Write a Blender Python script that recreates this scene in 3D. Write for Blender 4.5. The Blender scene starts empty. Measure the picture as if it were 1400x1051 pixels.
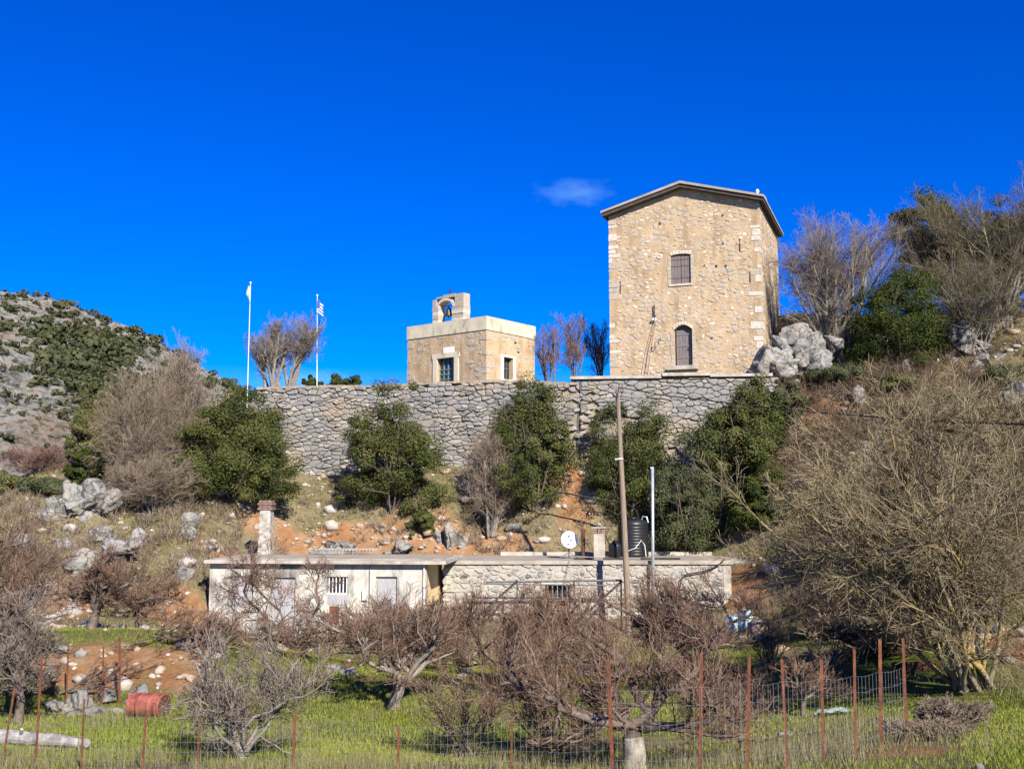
import bpy, math, random
import numpy as np
R = math.radians
scene = bpy.context.scene
col = scene.collection

# ------------------------------------------------------------------ camera
F, TILT, EYE = 1450.0, math.atan(164.5 / 1450.0), 5.6
cam_data = bpy.data.cameras.new('camera')
cam = bpy.data.objects.new('camera', cam_data)
col.objects.link(cam)
cam.location = (0, 0, EYE)
cam.rotation_euler = (R(90) + TILT, 0, 0)
cam_data.sensor_width = 36.0
cam_data.lens = 36.0 * F / 1400.0
cam_data.clip_end = 9000.0
scene.camera = cam

# ------------------------------------------------------------------ light
SUN_AZ, SUN_EL = R(24), R(33)       # azimuth: to the right of straight behind the camera
sun_data = bpy.data.lights.new('sun', 'SUN')
sun_data.energy = 5.0
sun_data.angle = R(0.53)
sun_data.color = (1.0, 0.94, 0.85)
sun = bpy.data.objects.new('sun', sun_data)
col.objects.link(sun)
sun.rotation_euler = (R(90) - SUN_EL, 0, SUN_AZ)
world = bpy.data.worlds.new('World')
scene.world = world
world.use_nodes = True
wn = world.node_tree.nodes
wl = world.node_tree.links
bg = wn['Background']
sky = wn.new('ShaderNodeTexSky')
sky.sky_type = 'NISHITA'
sky.sun_disc = False
sky.sun_elevation = SUN_EL
sky.sun_rotation = R(180) - SUN_AZ
sky.altitude = 900
sky.air_density = 1.0
sky.dust_density = 0.0
sky.ozone_density = 7.0
hs = wn.new('ShaderNodeHueSaturation')
hs.inputs['Hue'].default_value = 0.527
hs.inputs['Saturation'].default_value = 1.45
hs.inputs['Value'].default_value = 0.9
wl.new(sky.outputs[0], hs.inputs['Color'])
wl.new(hs.outputs[0], bg.inputs['Color'])
bg.inputs['Strength'].default_value = 0.104
vs = scene.view_settings
vs.view_transform = 'Standard'
vs.look = 'None'
vs.exposure = 0.9
vs.gamma = 1.0
vs.use_curve_mapping = False
scene.cycles.max_bounces = 5
scene.cycles.diffuse_bounces = 2
scene.cycles.transparent_max_bounces = 8
scene.cycles.volume_bounces = 1
scene.cycles.volume_step_rate = 2.0

# ------------------------------------------------------------------ measuring
def P(px, py, Y):
    """world point seen at photo pixel px,py at distance Y"""
    u = (px - 700.0) / F
    v = (525.5 - py) / F
    d = np.array([u, math.cos(TILT) - v * math.sin(TILT), math.sin(TILT) + v * math.cos(TILT)])
    return d * (Y / d[1]) + np.array([0, 0, EYE])

def hash2(ix, iy, seed):
    n = (ix.astype(np.int64) * 374761393 + iy.astype(np.int64) * 668265263 + seed * 974711) & 0x7fffffff
    n = ((n ^ (n >> 13)) * 1274126177) & 0x7fffffff
    return ((n ^ (n >> 16)) & 0xffff) / 65535.0

def vnoise(x, y, seed=0):
    x = np.asarray(x, float); y = np.asarray(y, float)
    ix = np.floor(x); iy = np.floor(y)
    fx = x - ix; fy = y - iy
    fx = fx * fx * (3 - 2 * fx); fy = fy * fy * (3 - 2 * fy)
    a = hash2(ix, iy, seed); b = hash2(ix + 1, iy, seed)
    c = hash2(ix, iy + 1, seed); d = hash2(ix + 1, iy + 1, seed)
    return (a * (1 - fx) + b * fx) * (1 - fy) + (c * (1 - fx) + d * fx) * fy - 0.5

def fbm(x, y, seed=0, octs=4):
    r = 0; a = 1.0
    for k in range(octs):
        r = r + a * vnoise(x * 2 ** k, y * 2 ** k, seed + k)
        a *= 0.5
    return r

def sstep(a, b, x):
    t = np.clip((x - a) / (b - a), 0, 1)
    return t * t * (3 - 2 * t)

# ------------------------------------------------------------------ objects
def tag(o, label=None, cat=None, group=None, kind=None):
    if label: o['label'] = label
    if cat: o['category'] = cat
    if group: o['group'] = group
    if kind: o['kind'] = kind
    return o

def empty(name, loc, label=None, cat=None, group=None):
    o = bpy.data.objects.new(name, None)
    o.location = [float(c) for c in loc]
    o.empty_display_size = 0.3
    col.objects.link(o)
    return tag(o, label, cat, group)

def wloc(o):
    v = np.zeros(3)
    while o is not None:
        v += np.array(o.location); o = o.parent
    return v

def link_mesh(name, me, mat, parent=None, loc=None):
    if mat is not None and len(me.materials) == 0:
        for m in (mat if isinstance(mat, (list, tuple)) else [mat]):
            me.materials.append(m)
    o = bpy.data.objects.new(name, me)
    if loc is not None: o.location = [float(c) for c in loc]
    if parent is not None: o.parent = parent
    col.objects.link(o)
    return o

def mesh_np(name, V, Fa, smooth=False, tint=None):
    """V (n,3); Fa (m,k) of one face size"""
    me = bpy.data.meshes.new(name)
    V = np.ascontiguousarray(V, dtype=np.float32); Fa = np.ascontiguousarray(Fa, dtype=np.int32)
    m, k = Fa.shape
    me.vertices.add(len(V)); me.vertices.foreach_set('co', V.ravel())
    me.loops.add(m * k); me.loops.foreach_set('vertex_index', Fa.ravel())
    me.polygons.add(m)
    me.polygons.foreach_set('loop_start', np.arange(0, m * k, k, dtype=np.int32))
    try: me.polygons.foreach_set('loop_total', np.full(m, k, dtype=np.int32))
    except Exception: pass
    if smooth: me.polygons.foreach_set('use_smooth', np.ones(m, dtype=bool))
    if tint is not None:
        a = me.attributes.new('tint', 'FLOAT', 'POINT')
        a.data.foreach_set('value', np.ascontiguousarray(tint, dtype=np.float32))
    me.update(calc_edges=True)
    return me

class Fr:
    """frame: u along a facade to the right, v into the building, w up"""
    def __init__(s, O, ang):
        s.O = np.array([O[0], O[1], O[2] if len(O) > 2 else 0.0])
        s.U = np.array([math.cos(ang), -math.sin(ang), 0]); s.V = np.array([math.sin(ang), math.cos(ang), 0])
        s.W = np.array([0, 0, 1.0])
    def p(s, u, v, w): return s.O + s.U * u + s.V * v + s.W * w
    def side(s, u):
        """frame of the right flank wall starting at the front right corner at u"""
        f = Fr((0, 0, 0), 0); f.O = s.p(u, 0, 0); f.U = s.V.copy(); f.V = -s.U; f.W = s.W
        return f
    def hit(s, px, py, v=0.0):
        a = P(px, py, 1.0) - np.array([0, 0, EYE])
        c = np.array([0, 0, EYE]); q = s.p(0, v, 0)
        t = np.dot(q - c, s.V) / np.dot(a, s.V)
        h = c + a * t - s.O
        return float(np.dot(h, s.U)), float(h[2])
WORLD = Fr((0, 0, 0), 0)

class MB:
    def __init__(s): s.v = []; s.f = []
    def add(s, vs, fs):
        n = len(s.v); s.v += [tuple(map(float, q)) for q in vs]; s.f += [tuple(i + n for i in f) for f in fs]
        return s
    def box(s, fr, u0, u1, v0, v1, w0, w1):
        q = [fr.p(u, v, w) for w in (w0, w1) for v in (v0, v1) for u in (u0, u1)]
        return s.add(q, [(0, 2, 3, 1), (4, 5, 7, 6), (0, 1, 5, 4), (1, 3, 7, 5), (3, 2, 6, 7), (2, 0, 4, 6)])
    def prism(s, fr, pts, v0, v1):
        """outline pts (u,w) extruded from v0 to v1"""
        n = len(pts)
        q = [fr.p(u, v0, w) for u, w in pts] + [fr.p(u, v1, w) for u, w in pts]
        return s.add(q, [tuple(range(n)), tuple(range(2 * n - 1, n - 1, -1))] + [(i, i + n, (i + 1) % n + n, (i + 1) % n) for i in range(n)])
    def tube(s, pts, rad, k=8, cap=True):
        pts = [np.array(p, float) for p in pts]
        rad = [rad] * len(pts) if np.isscalar(rad) else rad
        n0 = len(s.v); vs = []
        for i, p in enumerate(pts):
            t = pts[min(i + 1, len(pts) - 1)] - pts[max(i - 1, 0)]
            t = t / (np.linalg.norm(t) + 1e-9)
            a = np.array([0, 0, 1.0]) if abs(t[2]) < 0.8 else np.array([1.0, 0, 0])
            x = np.cross(t, a); x /= np.linalg.norm(x); y = np.cross(t, x)
            for j in range(k):
                c = 2 * math.pi * j / k
                vs.append(p + rad[i] * (x * math.cos(c) + y * math.sin(c)))
        fs = [(i * k + j, i * k + (j + 1) % k, (i + 1) * k + (j + 1) % k, (i + 1) * k + j) for i in range(len(pts) - 1) for j in range(k)]
        if cap: fs += [tuple(range(k - 1, -1, -1)), tuple((len(pts) - 1) * k + j for j in range(k))]
        return s.add(vs, fs)
    def lathe(s, base, prof, k=20, axis=None):
        """prof list of (r, h) along axis (up by default)"""
        ax = np.array([0, 0, 1.0]) if axis is None else np.array(axis, float) / np.linalg.norm(axis)
        a = np.array([0, 0, 1.0]) if abs(ax[2]) < 0.8 else np.array([1.0, 0, 0])
        x = np.cross(ax, a); x /= np.linalg.norm(x); y = np.cross(ax, x)
        vs = [np.array(base) + ax * h + r * (x * math.cos(2 * math.pi * j / k) + y * math.sin(2 * math.pi * j / k)) for r, h in prof for j in range(k)]
        m = len(prof)
        fs = [(i * k + j, i * k + (j + 1) % k, (i + 1) * k + (j + 1) % k, (i + 1) * k + j) for i in range(m - 1) for j in range(k)]
        fs += [tuple(range(k - 1, -1, -1)), tuple((m - 1) * k + j for j in range(k))]
        return s.add(vs, fs)
    def build(s, name, mat, parent=None, smooth=False, center=False):
        V = np.array(s.v)
        base = wloc(parent) if parent is not None else np.zeros(3)
        loc = None
        if center or parent is None:
            loc = np.array([(V[:, 0].min() + V[:, 0].max()) / 2, (V[:, 1].min() + V[:, 1].max()) / 2, V[:, 2].min()])
            base2 = loc; loc = loc - base
        else:
            base2 = base
        me = bpy.data.meshes.new(name)
        me.from_pydata((V - base2).tolist(), [], s.f)
        if smooth: me.polygons.foreach_set('use_smooth', np.ones(len(me.polygons), dtype=bool))
        me.update()
        return link_mesh(name, me, mat, parent, loc)

# ------------------------------------------------------------------ materials
def ramp(nt, fac, stops):
    r = nt.nodes.new('ShaderNodeValToRGB')
    e = r.color_ramp.elements
    while len(e) < len(stops): e.new(0.5)
    for el, (p, c) in zip(e, stops):
        el.position = p; el.color = (*c, 1)
    nt.links.new(fac, r.inputs[0])
    return r.outputs[0]

def base_mat(name, rough=0.9, spec=0.25):
    m = bpy.data.materials.new(name); m.use_nodes = True
    nt = m.node_tree; b = nt.nodes['Principled BSDF']
    b.inputs['Roughness'].default_value = rough
    b.inputs['Specular IOR Level'].default_value = spec
    return m, nt, b

def noise(nt, scale, detail=6, rough=0.6, coord='Object', vec_scale=None, w=None):
    tc = nt.nodes.new('ShaderNodeTexCoord')
    n = nt.nodes.new('ShaderNodeTexNoise')
    n.inputs['Scale'].default_value = scale; n.inputs['Detail'].default_value = detail; n.inputs['Roughness'].default_value = rough
    src = tc.outputs[coord]
    if coord == 'World':
        pass
    if vec_scale is not None:
        mp = nt.nodes.new('ShaderNodeMapping'); mp.inputs['Scale'].default_value = vec_scale
        nt.links.new(src, mp.inputs['Vector']); src = mp.outputs[0]
    nt.links.new(src, n.inputs['Vector'])
    return n.outputs['Fac']

def wnoise(nt, scale, detail=5, rough=0.6, vec_scale=None):
    g = nt.nodes.new('ShaderNodeNewGeometry')
    n = nt.nodes.new('ShaderNodeTexNoise')
    n.inputs['Scale'].default_value = scale; n.inputs['Detail'].default_value = detail; n.inputs['Roughness'].default_value = rough
    src = g.outputs['Position']
    if vec_scale is not None:
        mp = nt.nodes.new('ShaderNodeMapping'); mp.inputs['Scale'].default_value = vec_scale
        nt.links.new(src, mp.inputs['Vector']); src = mp.outputs[0]
    nt.links.new(src, n.inputs['Vector'])
    return n.outputs['Fac']

def bump(nt, b, h, strength=0.5, dist=0.03):
    bp = nt.nodes.new('ShaderNodeBump')
    bp.inputs['Strength'].default_value = strength; bp.inputs['Distance'].default_value = dist
    nt.links.new(h, bp.inputs['Height']); nt.links.new(bp.outputs[0], b.inputs['Normal'])

def mixc(nt, fac, a, b_, mode='MIX'):
    mx = nt.nodes.new('ShaderNodeMix'); mx.data_type = 'RGBA'; mx.blend_type = mode
    for sock, v in ((mx.inputs[0], fac), (mx.inputs[6], a), (mx.inputs[7], b_)):
        if isinstance(v, (int, float)): sock.default_value = v
        elif isinstance(v, tuple): sock.default_value = (*v, 1)
        else: nt.links.new(v, sock)
    return mx.outputs[2]

def mat_noise(name, stops, scale=3.0, rough=0.9, bs=0.4, bscale=None, bdist=0.03, spec=0.25, vec_scale=None, metal=0.0):
    m, nt, b = base_mat(name, rough, spec)
    n = wnoise(nt, scale, 6, 0.62, vec_scale)
    nt.links.new(ramp(nt, n, stops), b.inputs['Base Color'])
    b.inputs['Metallic'].default_value = metal
    if bs: bump(nt, b, wnoise(nt, bscale or scale * 3, 6, 0.65, vec_scale), bs, bdist)
    return m

def mat_island(name, cols, nscale=6.0, rough=0.9, bs=0.5, bdist=0.02, stain=None):
    """every loose piece gets its own tone, with stone grain over it"""
    m, nt, b = base_mat(name, rough, 0.2)
    g = nt.nodes.new('ShaderNodeNewGeometry')
    k = len(cols)
    c = ramp(nt, g.outputs['Random Per Island'], [(0.02 + 0.96 * i / max(1, k - 1), q) for i, q in enumerate(cols)])
    n = wnoise(nt, nscale, 6, 0.7)
    lo = ramp(nt, n, [(0.3, (0.62, 0.60, 0.58)), (0.52, (1, 1, 1)), (0.75, (1.0, 0.98, 0.93))])
    c = mixc(nt, 1.0, c, lo, 'MULTIPLY')
    if stain: c = mixc(nt, ramp(nt, wnoise(nt, 0.5, 4), [(0.5, (0, 0, 0)), (0.68, (0.7, 0.7, 0.7))]), c, stain)
    nt.links.new(c, b.inputs['Base Color'])
    bump(nt, b, wnoise(nt, nscale * 2.2, 6, 0.7), bs, bdist)
    return m

def mat_tint(name, cols, rough=0.6, spec=0.2, trans=0.0):
    """per-blade / per-leaf own colour from the 'tint' attribute"""
    m, nt, b = base_mat(name, rough, spec)
    a = nt.nodes.new('ShaderNodeAttribute'); a.attribute_name = 'tint'
    k = len(cols)
    c = ramp(nt, a.outputs['Fac'], [(i / max(1, k - 1), q) for i, q in enumerate(cols)])
    nt.links.new(c, b.inputs['Base Color'])
    if trans:
        t = nt.nodes.new('ShaderNodeBsdfTranslucent'); nt.links.new(c, t.inputs['Color'])
        mx = nt.nodes.new('ShaderNodeMixShader'); mx.inputs[0].default_value = trans
        out = nt.nodes['Material Output']
        nt.links.new(b.outputs[0], mx.inputs[1]); nt.links.new(t.outputs[0], mx.inputs[2]); nt.links.new(mx.outputs[0], out.inputs['Surface'])
    return m

M = {}
M['mortar'] = mat_noise('mortar_tan', [(0.28, (0.30, 0.215, 0.125)), (0.42, (0.43, 0.31, 0.185)), (0.58, (0.49, 0.36, 0.22)), (0.72, (0.53, 0.43, 0.30))], 1.3, bs=0.9, bscale=9, bdist=0.05)
def streaks(m, strength=0.55):
    nt = m.node_tree; b = nt.nodes['Principled BSDF']
    src = b.inputs['Base Color'].links[0].from_socket
    f = ramp(nt, wnoise(nt, 1.0, 5, 0.65, (1.6, 1.6, 0.22)), [(0.36, (0.55, 0.53, 0.50)), (0.50, (1, 1, 1)), (0.66, (1.0, 0.99, 0.96)), (0.74, (0.80, 0.80, 0.80))])
    nt.links.new(mixc(nt, strength, src, f, 'MULTIPLY'), b.inputs['Base Color'])
streaks(M['mortar'])
M['tower_stone'] = mat_island('tower_stone', [(0.42, 0.31, 0.19), (0.58, 0.50, 0.38), (0.32, 0.29, 0.25), (0.60, 0.53, 0.42), (0.40, 0.34, 0.26), (0.65, 0.60, 0.51), (0.50, 0.38, 0.24), (0.42, 0.39, 0.35)], 7, bs=0.8)
M['quoin'] = mat_island('quoin_stone', [(0.58, 0.50, 0.39), (0.72, 0.68, 0.60), (0.48, 0.40, 0.29), (0.74, 0.70, 0.63), (0.62, 0.54, 0.42)], 6, bs=0.8)
M['dry_stone'] = mat_island('dry_stone', [(0.17, 0.16, 0.145), (0.31, 0.295, 0.265), (0.23, 0.22, 0.20), (0.38, 0.355, 0.31), (0.27, 0.26, 0.24), (0.20, 0.19, 0.175), (0.43, 0.39, 0.325), (0.32, 0.305, 0.275)], 6, bs=1.0, bdist=0.05, stain=(0.36, 0.29, 0.20))
M['wall_core'] = mat_noise('wall_core', [(0.3, (0.06, 0.055, 0.05)), (0.7, (0.15, 0.135, 0.115))], 3, bs=0.6)
M['wall_patch'] = mat_noise('wall_patch', [(0.3, (0.20, 0.16, 0.115)), (0.55, (0.33, 0.27, 0.195)), (0.75, (0.42, 0.37, 0.29))], 2.2, bs=0.9, bscale=8, bdist=0.05)
M['house_stone'] = mat_island('house_stone', [(0.25, 0.24, 0.22), (0.39, 0.375, 0.34), (0.19, 0.19, 0.19), (0.46, 0.44, 0.40), (0.32, 0.285, 0.22), (0.36, 0.35, 0.33), (0.15, 0.15, 0.15)], 7, bs=0.8, bdist=0.03)
M['house_mortar'] = mat_noise('house_mortar', [(0.3, (0.26, 0.23, 0.18)), (0.7, (0.44, 0.40, 0.33))], 3, bs=0.8, bscale=10)
M['cream'] = mat_noise('cream_plaster', [(0.32, (0.17, 0.16, 0.14)), (0.43, (0.36, 0.345, 0.30)), (0.52, (0.51, 0.49, 0.43)), (0.62, (0.46, 0.425, 0.34)), (0.72, (0.30, 0.28, 0.235))], 1.5, bs=0.35, bscale=8, vec_scale=(1, 1, 0.45))
streaks(M['cream'], 0.8)
M['yellow_plaster'] = mat_noise('yellow_plaster', [(0.3, (0.60, 0.45, 0.22)), (0.7, (0.72, 0.56, 0.30))], 1.2, bs=0.3)
M['concrete'] = mat_noise('concrete', [(0.3, (0.24, 0.21, 0.17)), (0.5, (0.38, 0.34, 0.28)), (0.7, (0.48, 0.44, 0.37))], 1.8, bs=0.4, bscale=12)
M['roof_concrete'] = mat_noise('roof_concrete', [(0.3, (0.22, 0.19, 0.15)), (0.6, (0.36, 0.315, 0.25)), (0.75, (0.42, 0.37, 0.30))], 1.2, bs=0.4)
M['soffit_shade'] = mat_noise('dark_soffit_shade', [(0.3, (0.05, 0.04, 0.035)), (0.7, (0.09, 0.075, 0.06))], 3, bs=0.2)  # near-black tone carries the shade under the eaves as colour
M['cream_band'] = mat_noise('cream_band', [(0.30, (0.30, 0.25, 0.17)), (0.44, (0.52, 0.46, 0.33)), (0.7, (0.62, 0.55, 0.41))], 2.0, bs=0.4, vec_scale=(1, 1, 0.5))
M['white_plaster'] = mat_noise('white_plaster', [(0.3, (0.46, 0.43, 0.37)), (0.6, (0.64, 0.61, 0.55))], 2.5, bs=0.2)
M['marble'] = mat_noise('marble', [(0.3, (0.72, 0.70, 0.66)), (0.7, (0.82, 0.81, 0.78))], 3, bs=0.05, rough=0.5)
M['wood_grey'] = mat_noise('weathered_wood', [(0.3, (0.12, 0.105, 0.10)), (0.7, (0.22, 0.195, 0.185))], 4, bs=0.3, vec_scale=(6, 6, 0.6))
M['wood_red'] = mat_noise('weathered_red_wood', [(0.3, (0.13, 0.08, 0.065)), (0.7, (0.22, 0.14, 0.115))], 4, bs=0.3, vec_scale=(6, 6, 0.6))
M['pole_wood'] = mat_noise('pole_wood', [(0.3, (0.15, 0.115, 0.08)), (0.7, (0.31, 0.245, 0.175))], 3, bs=0.4, vec_scale=(8, 8, 0.5))
M['blue_door'] = mat_noise('pale_blue_paint', [(0.3, (0.26, 0.25, 0.25)), (0.55, (0.37, 0.365, 0.37)), (0.66, (0.34, 0.22, 0.14)), (0.8, (0.40, 0.39, 0.39))], 2.2, bs=0.1, vec_scale=(2.5, 2.5, 0.6))
M['rust'] = mat_noise('rust', [(0.3, (0.09, 0.035, 0.02)), (0.6, (0.20, 0.075, 0.038)), (0.8, (0.28, 0.12, 0.065))], 9, bs=0.3, rough=0.8)
M['rust_dark'] = mat_noise('dark_rust', [(0.3, (0.05, 0.025, 0.016)), (0.7, (0.14, 0.06, 0.035))], 5, bs=0.3, rough=0.85)
M['red_paint'] = mat_noise('rusty_red_paint', [(0.34, (0.13, 0.045, 0.03)), (0.48, (0.27, 0.075, 0.055)), (0.62, (0.33, 0.115, 0.085)), (0.72, (0.15, 0.075, 0.05))], 5, bs=0.2, rough=0.6)
M['iron'] = mat_noise('dark_iron', [(0.3, (0.025, 0.023, 0.022)), (0.7, (0.06, 0.055, 0.05))], 8, bs=0.1, rough=0.6)
M['galv'] = mat_noise('galvanised', [(0.3, (0.34, 0.37, 0.39)), (0.7, (0.50, 0.53, 0.55))], 6, bs=0.05, rough=0.45, metal=0.5)
M['frame_grey'] = mat_noise('grey_pipe', [(0.3, (0.07, 0.072, 0.075)), (0.7, (0.16, 0.165, 0.17))], 6, bs=0.1, rough=0.6)
M['bronze'] = mat_noise('bell_bronze', [(0.3, (0.05, 0.045, 0.035)), (0.7, (0.11, 0.09, 0.06))], 6, bs=0.1, rough=0.45, metal=0.7)
M['glass_dark'] = mat_noise('dark_glass', [(0.3, (0.012, 0.02, 0.025)), (0.7, (0.03, 0.045, 0.05))], 2, bs=0, rough=0.12, spec=0.6)
M['teal_paint'] = mat_noise('teal_paint', [(0.3, (0.10, 0.15, 0.15)), (0.7, (0.18, 0.25, 0.25))], 5, bs=0.1)
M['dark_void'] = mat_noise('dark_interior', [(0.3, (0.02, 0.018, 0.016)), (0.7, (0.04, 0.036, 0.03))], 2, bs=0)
M['black_plastic'] = mat_noise('black_plastic', [(0.3, (0.010, 0.010, 0.011)), (0.7, (0.020, 0.020, 0.022))], 5, bs=0.05, rough=0.42, spec=0.4)
M['hose'] = mat_noise('black_hose', [(0.3, (0.015, 0.014, 0.013)), (0.7, (0.035, 0.03, 0.028))], 5, bs=0.05, rough=0.6)
M['white_metal'] = mat_noise('white_enamel', [(0.3, (0.72, 0.72, 0.72)), (0.7, (0.80, 0.80, 0.80))], 5, bs=0.02, rough=0.4)
M['whitewash'] = mat_noise('whitewash', [(0.38, (0.18, 0.155, 0.12)), (0.48, (0.34, 0.31, 0.255)), (0.65, (0.47, 0.435, 0.37))], 4, bs=0.4)
M['lime_wash'] = mat_noise('old_lime_wash', [(0.36, (0.15, 0.13, 0.10)), (0.5, (0.27, 0.24, 0.195)), (0.66, (0.37, 0.335, 0.28))], 5, bs=0.5)
M['brick'] = mat_noise('red_brick', [(0.3, (0.15, 0.10, 0.075)), (0.7, (0.27, 0.18, 0.135))], 9, bs=0.4)
M['blue_plastic'] = mat_noise('pale_blue_plastic', [(0.3, (0.44, 0.62, 0.62)), (0.7, (0.60, 0.74, 0.72))], 3, bs=0.1, rough=0.4)
M['flag_blue'] = mat_noise('flag_blue', [(0.3, (0.03, 0.09, 0.36)), (0.7, (0.05, 0.13, 0.45))], 5, bs=0)
M['flag_white'] = mat_noise('flag_white', [(0.3, (0.70, 0.70, 0.70)), (0.7, (0.80, 0.80, 0.80))], 5, bs=0)
M['flag_yellow'] = mat_noise('flag_yellow', [(0.3, (0.38, 0.42, 0.16)), (0.7, (0.58, 0.60, 0.36))], 5, bs=0)
M['plastic_sheet'] = mat_noise('plastic_sheet', [(0.3, (0.20, 0.30, 0.25)), (0.7, (0.40, 0.47, 0.42))], 5, bs=0.2, rough=0.4)
M['corrugated'] = mat_noise('corrugated_sheet', [(0.3, (0.26, 0.24, 0.21)), (0.7, (0.44, 0.41, 0.37))], 3, bs=0.1)

def rock_mat():
    m, nt, b = base_mat('limestone', 0.92, 0.2)
    n = wnoise(nt, 1.7, 8, 0.72)
    c = ramp(nt, n, [(0.32, (0.12, 0.115, 0.10)), (0.42, (0.26, 0.25, 0.225)), (0.52, (0.37, 0.355, 0.325)), (0.60, (0.33, 0.275, 0.195)), (0.68, (0.44, 0.425, 0.385))])
    v = nt.nodes.new('ShaderNodeTexVoronoi'); v.feature = 'DISTANCE_TO_EDGE'; v.inputs['Scale'].default_value = 1.3
    g = nt.nodes.new('ShaderNodeNewGeometry')
    wv = nt.nodes.new('ShaderNodeVectorMath'); wv.operation = 'ADD'
    nn = nt.nodes.new('ShaderNodeTexNoise'); nn.inputs['Scale'].default_value = 2.0
    nt.links.new(g.outputs['Position'], nn.inputs['Vector'])
    nt.links.new(g.outputs['Position'], wv.inputs[0]); nt.links.new(nn.outputs['Color'], wv.inputs[1])
    nt.links.new(wv.outputs[0], v.inputs['Vector'])
    crack = ramp(nt, v.outputs['Distance'], [(0.0, (0.10, 0.095, 0.085)), (0.05, (0.85, 0.85, 0.85)), (0.12, (1, 1, 1))])
    c = mixc(nt, 0.9, c, crack, 'MULTIPLY')
    c = mixc(nt, 0.6, c, ramp(nt, wnoise(nt, 6, 6, 0.75), [(0.36, (0.35, 0.34, 0.32)), (0.46, (1, 1, 1))]), 'MULTIPLY')
    nt.links.new(c, b.inputs['Base Color'])
    bump(nt, b, wnoise(nt, 4, 9, 0.78), 1.0, 0.16)
    return m
M['rock'] = rock_mat()
BARK = {}
def bark(name, a, b_, lichen=None):
    if name not in BARK:
        m, nt, b = base_mat(name, 0.9, 0.15)
        c = ramp(nt, wnoise(nt, 5, 5, 0.7), [(0.32, a), (0.68, b_)])
        if lichen: c = mixc(nt, ramp(nt, wnoise(nt, 1.4, 4), [(0.48, (0, 0, 0)), (0.60, (0.85, 0.85, 0.85))]), c, lichen)
        nt.links.new(c, b.inputs['Base Color'])
        BARK[name] = m
    return BARK[name]
def twigs(name, cols): 
    if name not in BARK: BARK[name] = mat_tint(name, cols, 0.85, 0.12)
    return BARK[name]

# ------------------------------------------------------------------ terrain
ctrl = [(0, 0, 3.9), (-30, 0, 3.5), (30, 0, 4.5), (0, 8, 2.9), (-20, 8, 2.5), (20, 8, 3.6), (0, -15, 4.2),
        (-45, 20, 1.0), (-45, 45, 1.5), (-40, 75, 2.5), (-60, 68, -1.0), (-30, 85, 4.0), (35, 30, 6), (45, 50, 14), (45, 68, 18),
        (25, 82, 15), (10, 76, 11), (0, 82, 10), (-15, 77, 10), (35, 10, 4.5), (50, 20, 5),
        (-8, 44, 0.05), (0, 44, 0.0), (4, 45, 0.0), (8, 45, 0.05), (-4, 49, 0.2), (0, 50, 0.25), (4, 50, 0.25), (8, 50, 0.3), (2, 53, 1.2), (7, 53, 1.3)]
for a in [(0, 1051, 18.5), (350, 1051, 18.5), (700, 1051, 18.5), (1000, 1051, 16.5), (1240, 1015, 18), (1400, 1000, 18), (1400, 1051, 14),
          (543, 968, 27), (203, 980, 26.5), (863, 1060, 19.2), (950, 930, 31), (700, 940, 30), (1100, 950, 27), (1240, 985, 22), (1400, 940, 24),
          (20, 985, 26), (280, 862, 47), (600, 862, 47), (1000, 866, 49), (450, 905, 38), (800, 905, 38),
          (100, 950, 29), (200, 950, 29), (100, 888, 30.6), (220, 888, 30.6), (150, 862, 36), (255, 850, 46), (250, 785, 49), (150, 805, 47), (60, 815, 46), (0, 790, 46),
          (120, 760, 50), (110, 695, 53), (0, 705, 53), (250, 718, 53), (200, 692, 55), (330, 692, 57), (300, 748, 54),
          (0, 668, 60), (130, 645, 60), (250, 595, 62), (300, 560, 63.5),
          (430, 752, 56.5), (600, 754, 56.5), (800, 754, 57), (950, 752, 57), (430, 702, 58.5), (560, 702, 58.5), (700, 702, 59), (830, 692, 59.2), (950, 692, 58.8),
          (385, 645, 62.9), (410, 658, 62.4), (440, 660, 61.8), (640, 657, 60), (800, 645, 59), (1000, 612, 58.4),
          (1020, 805, 50), (1010, 762, 54), (1100, 830, 43), (1100, 705, 53), (1100, 605, 57), (1070, 520, 60.5), (1150, 532, 59), (1200, 492, 61), (1300, 482, 61),
          (1300, 442, 64), (1400, 452, 62), (1400, 560, 53), (1250, 605, 52), (1400, 655, 43), (1300, 755, 40), (1250, 850, 33), (1400, 800, 32), (1400, 880, 27),
          (1060, 430, 70), (1140, 430, 69)]:
    ctrl.append(tuple(P(*a)))
ctrl = np.array(ctrl, float)
def tps_fit(c, lam=0.02):
    n = len(c); S = 30.0
    xy = c[:, :2] / S
    d2 = ((xy[:, None] - xy[None]) ** 2).sum(-1)
    K = np.where(d2 > 0, 0.5 * d2 * np.log(d2 + 1e-12), 0) + lam * np.eye(n) * 0.05
    Pm = np.hstack([np.ones((n, 1)), xy])
    A = np.zeros((n + 3, n + 3)); A[:n, :n] = K; A[:n, n:] = Pm; A[n:, :n] = Pm.T
    w = np.linalg.solve(A, np.concatenate([c[:, 2], np.zeros(3)]))
    return xy, w, S
TXY, TW, TS = tps_fit(ctrl)
def lower(x, y):
    sh = np.shape(x); q = np.stack([np.ravel(x), np.ravel(y)], 1) / TS
    out = np.empty(len(q))
    for i in range(0, len(q), 20000):
        b = q[i:i + 20000]
        d2 = ((b[:, None] - TXY[None]) ** 2).sum(-1)
        out[i:i + 20000] = (0.5 * d2 * np.log(d2 + 1e-12)) @ TW[:-3] + TW[-3] + b @ TW[-2:]
    return out.reshape(sh)
WA = P(352, 530, 64.5); WB = P(792, 520, 59.4); WC = P(1064, 515, 58.2)
WALL_TOP = 12.75
def wall_y(x):
    return np.interp(x, [WA[0], WB[0], WC[0]], [WA[1], WB[1], WC[1]])
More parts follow.
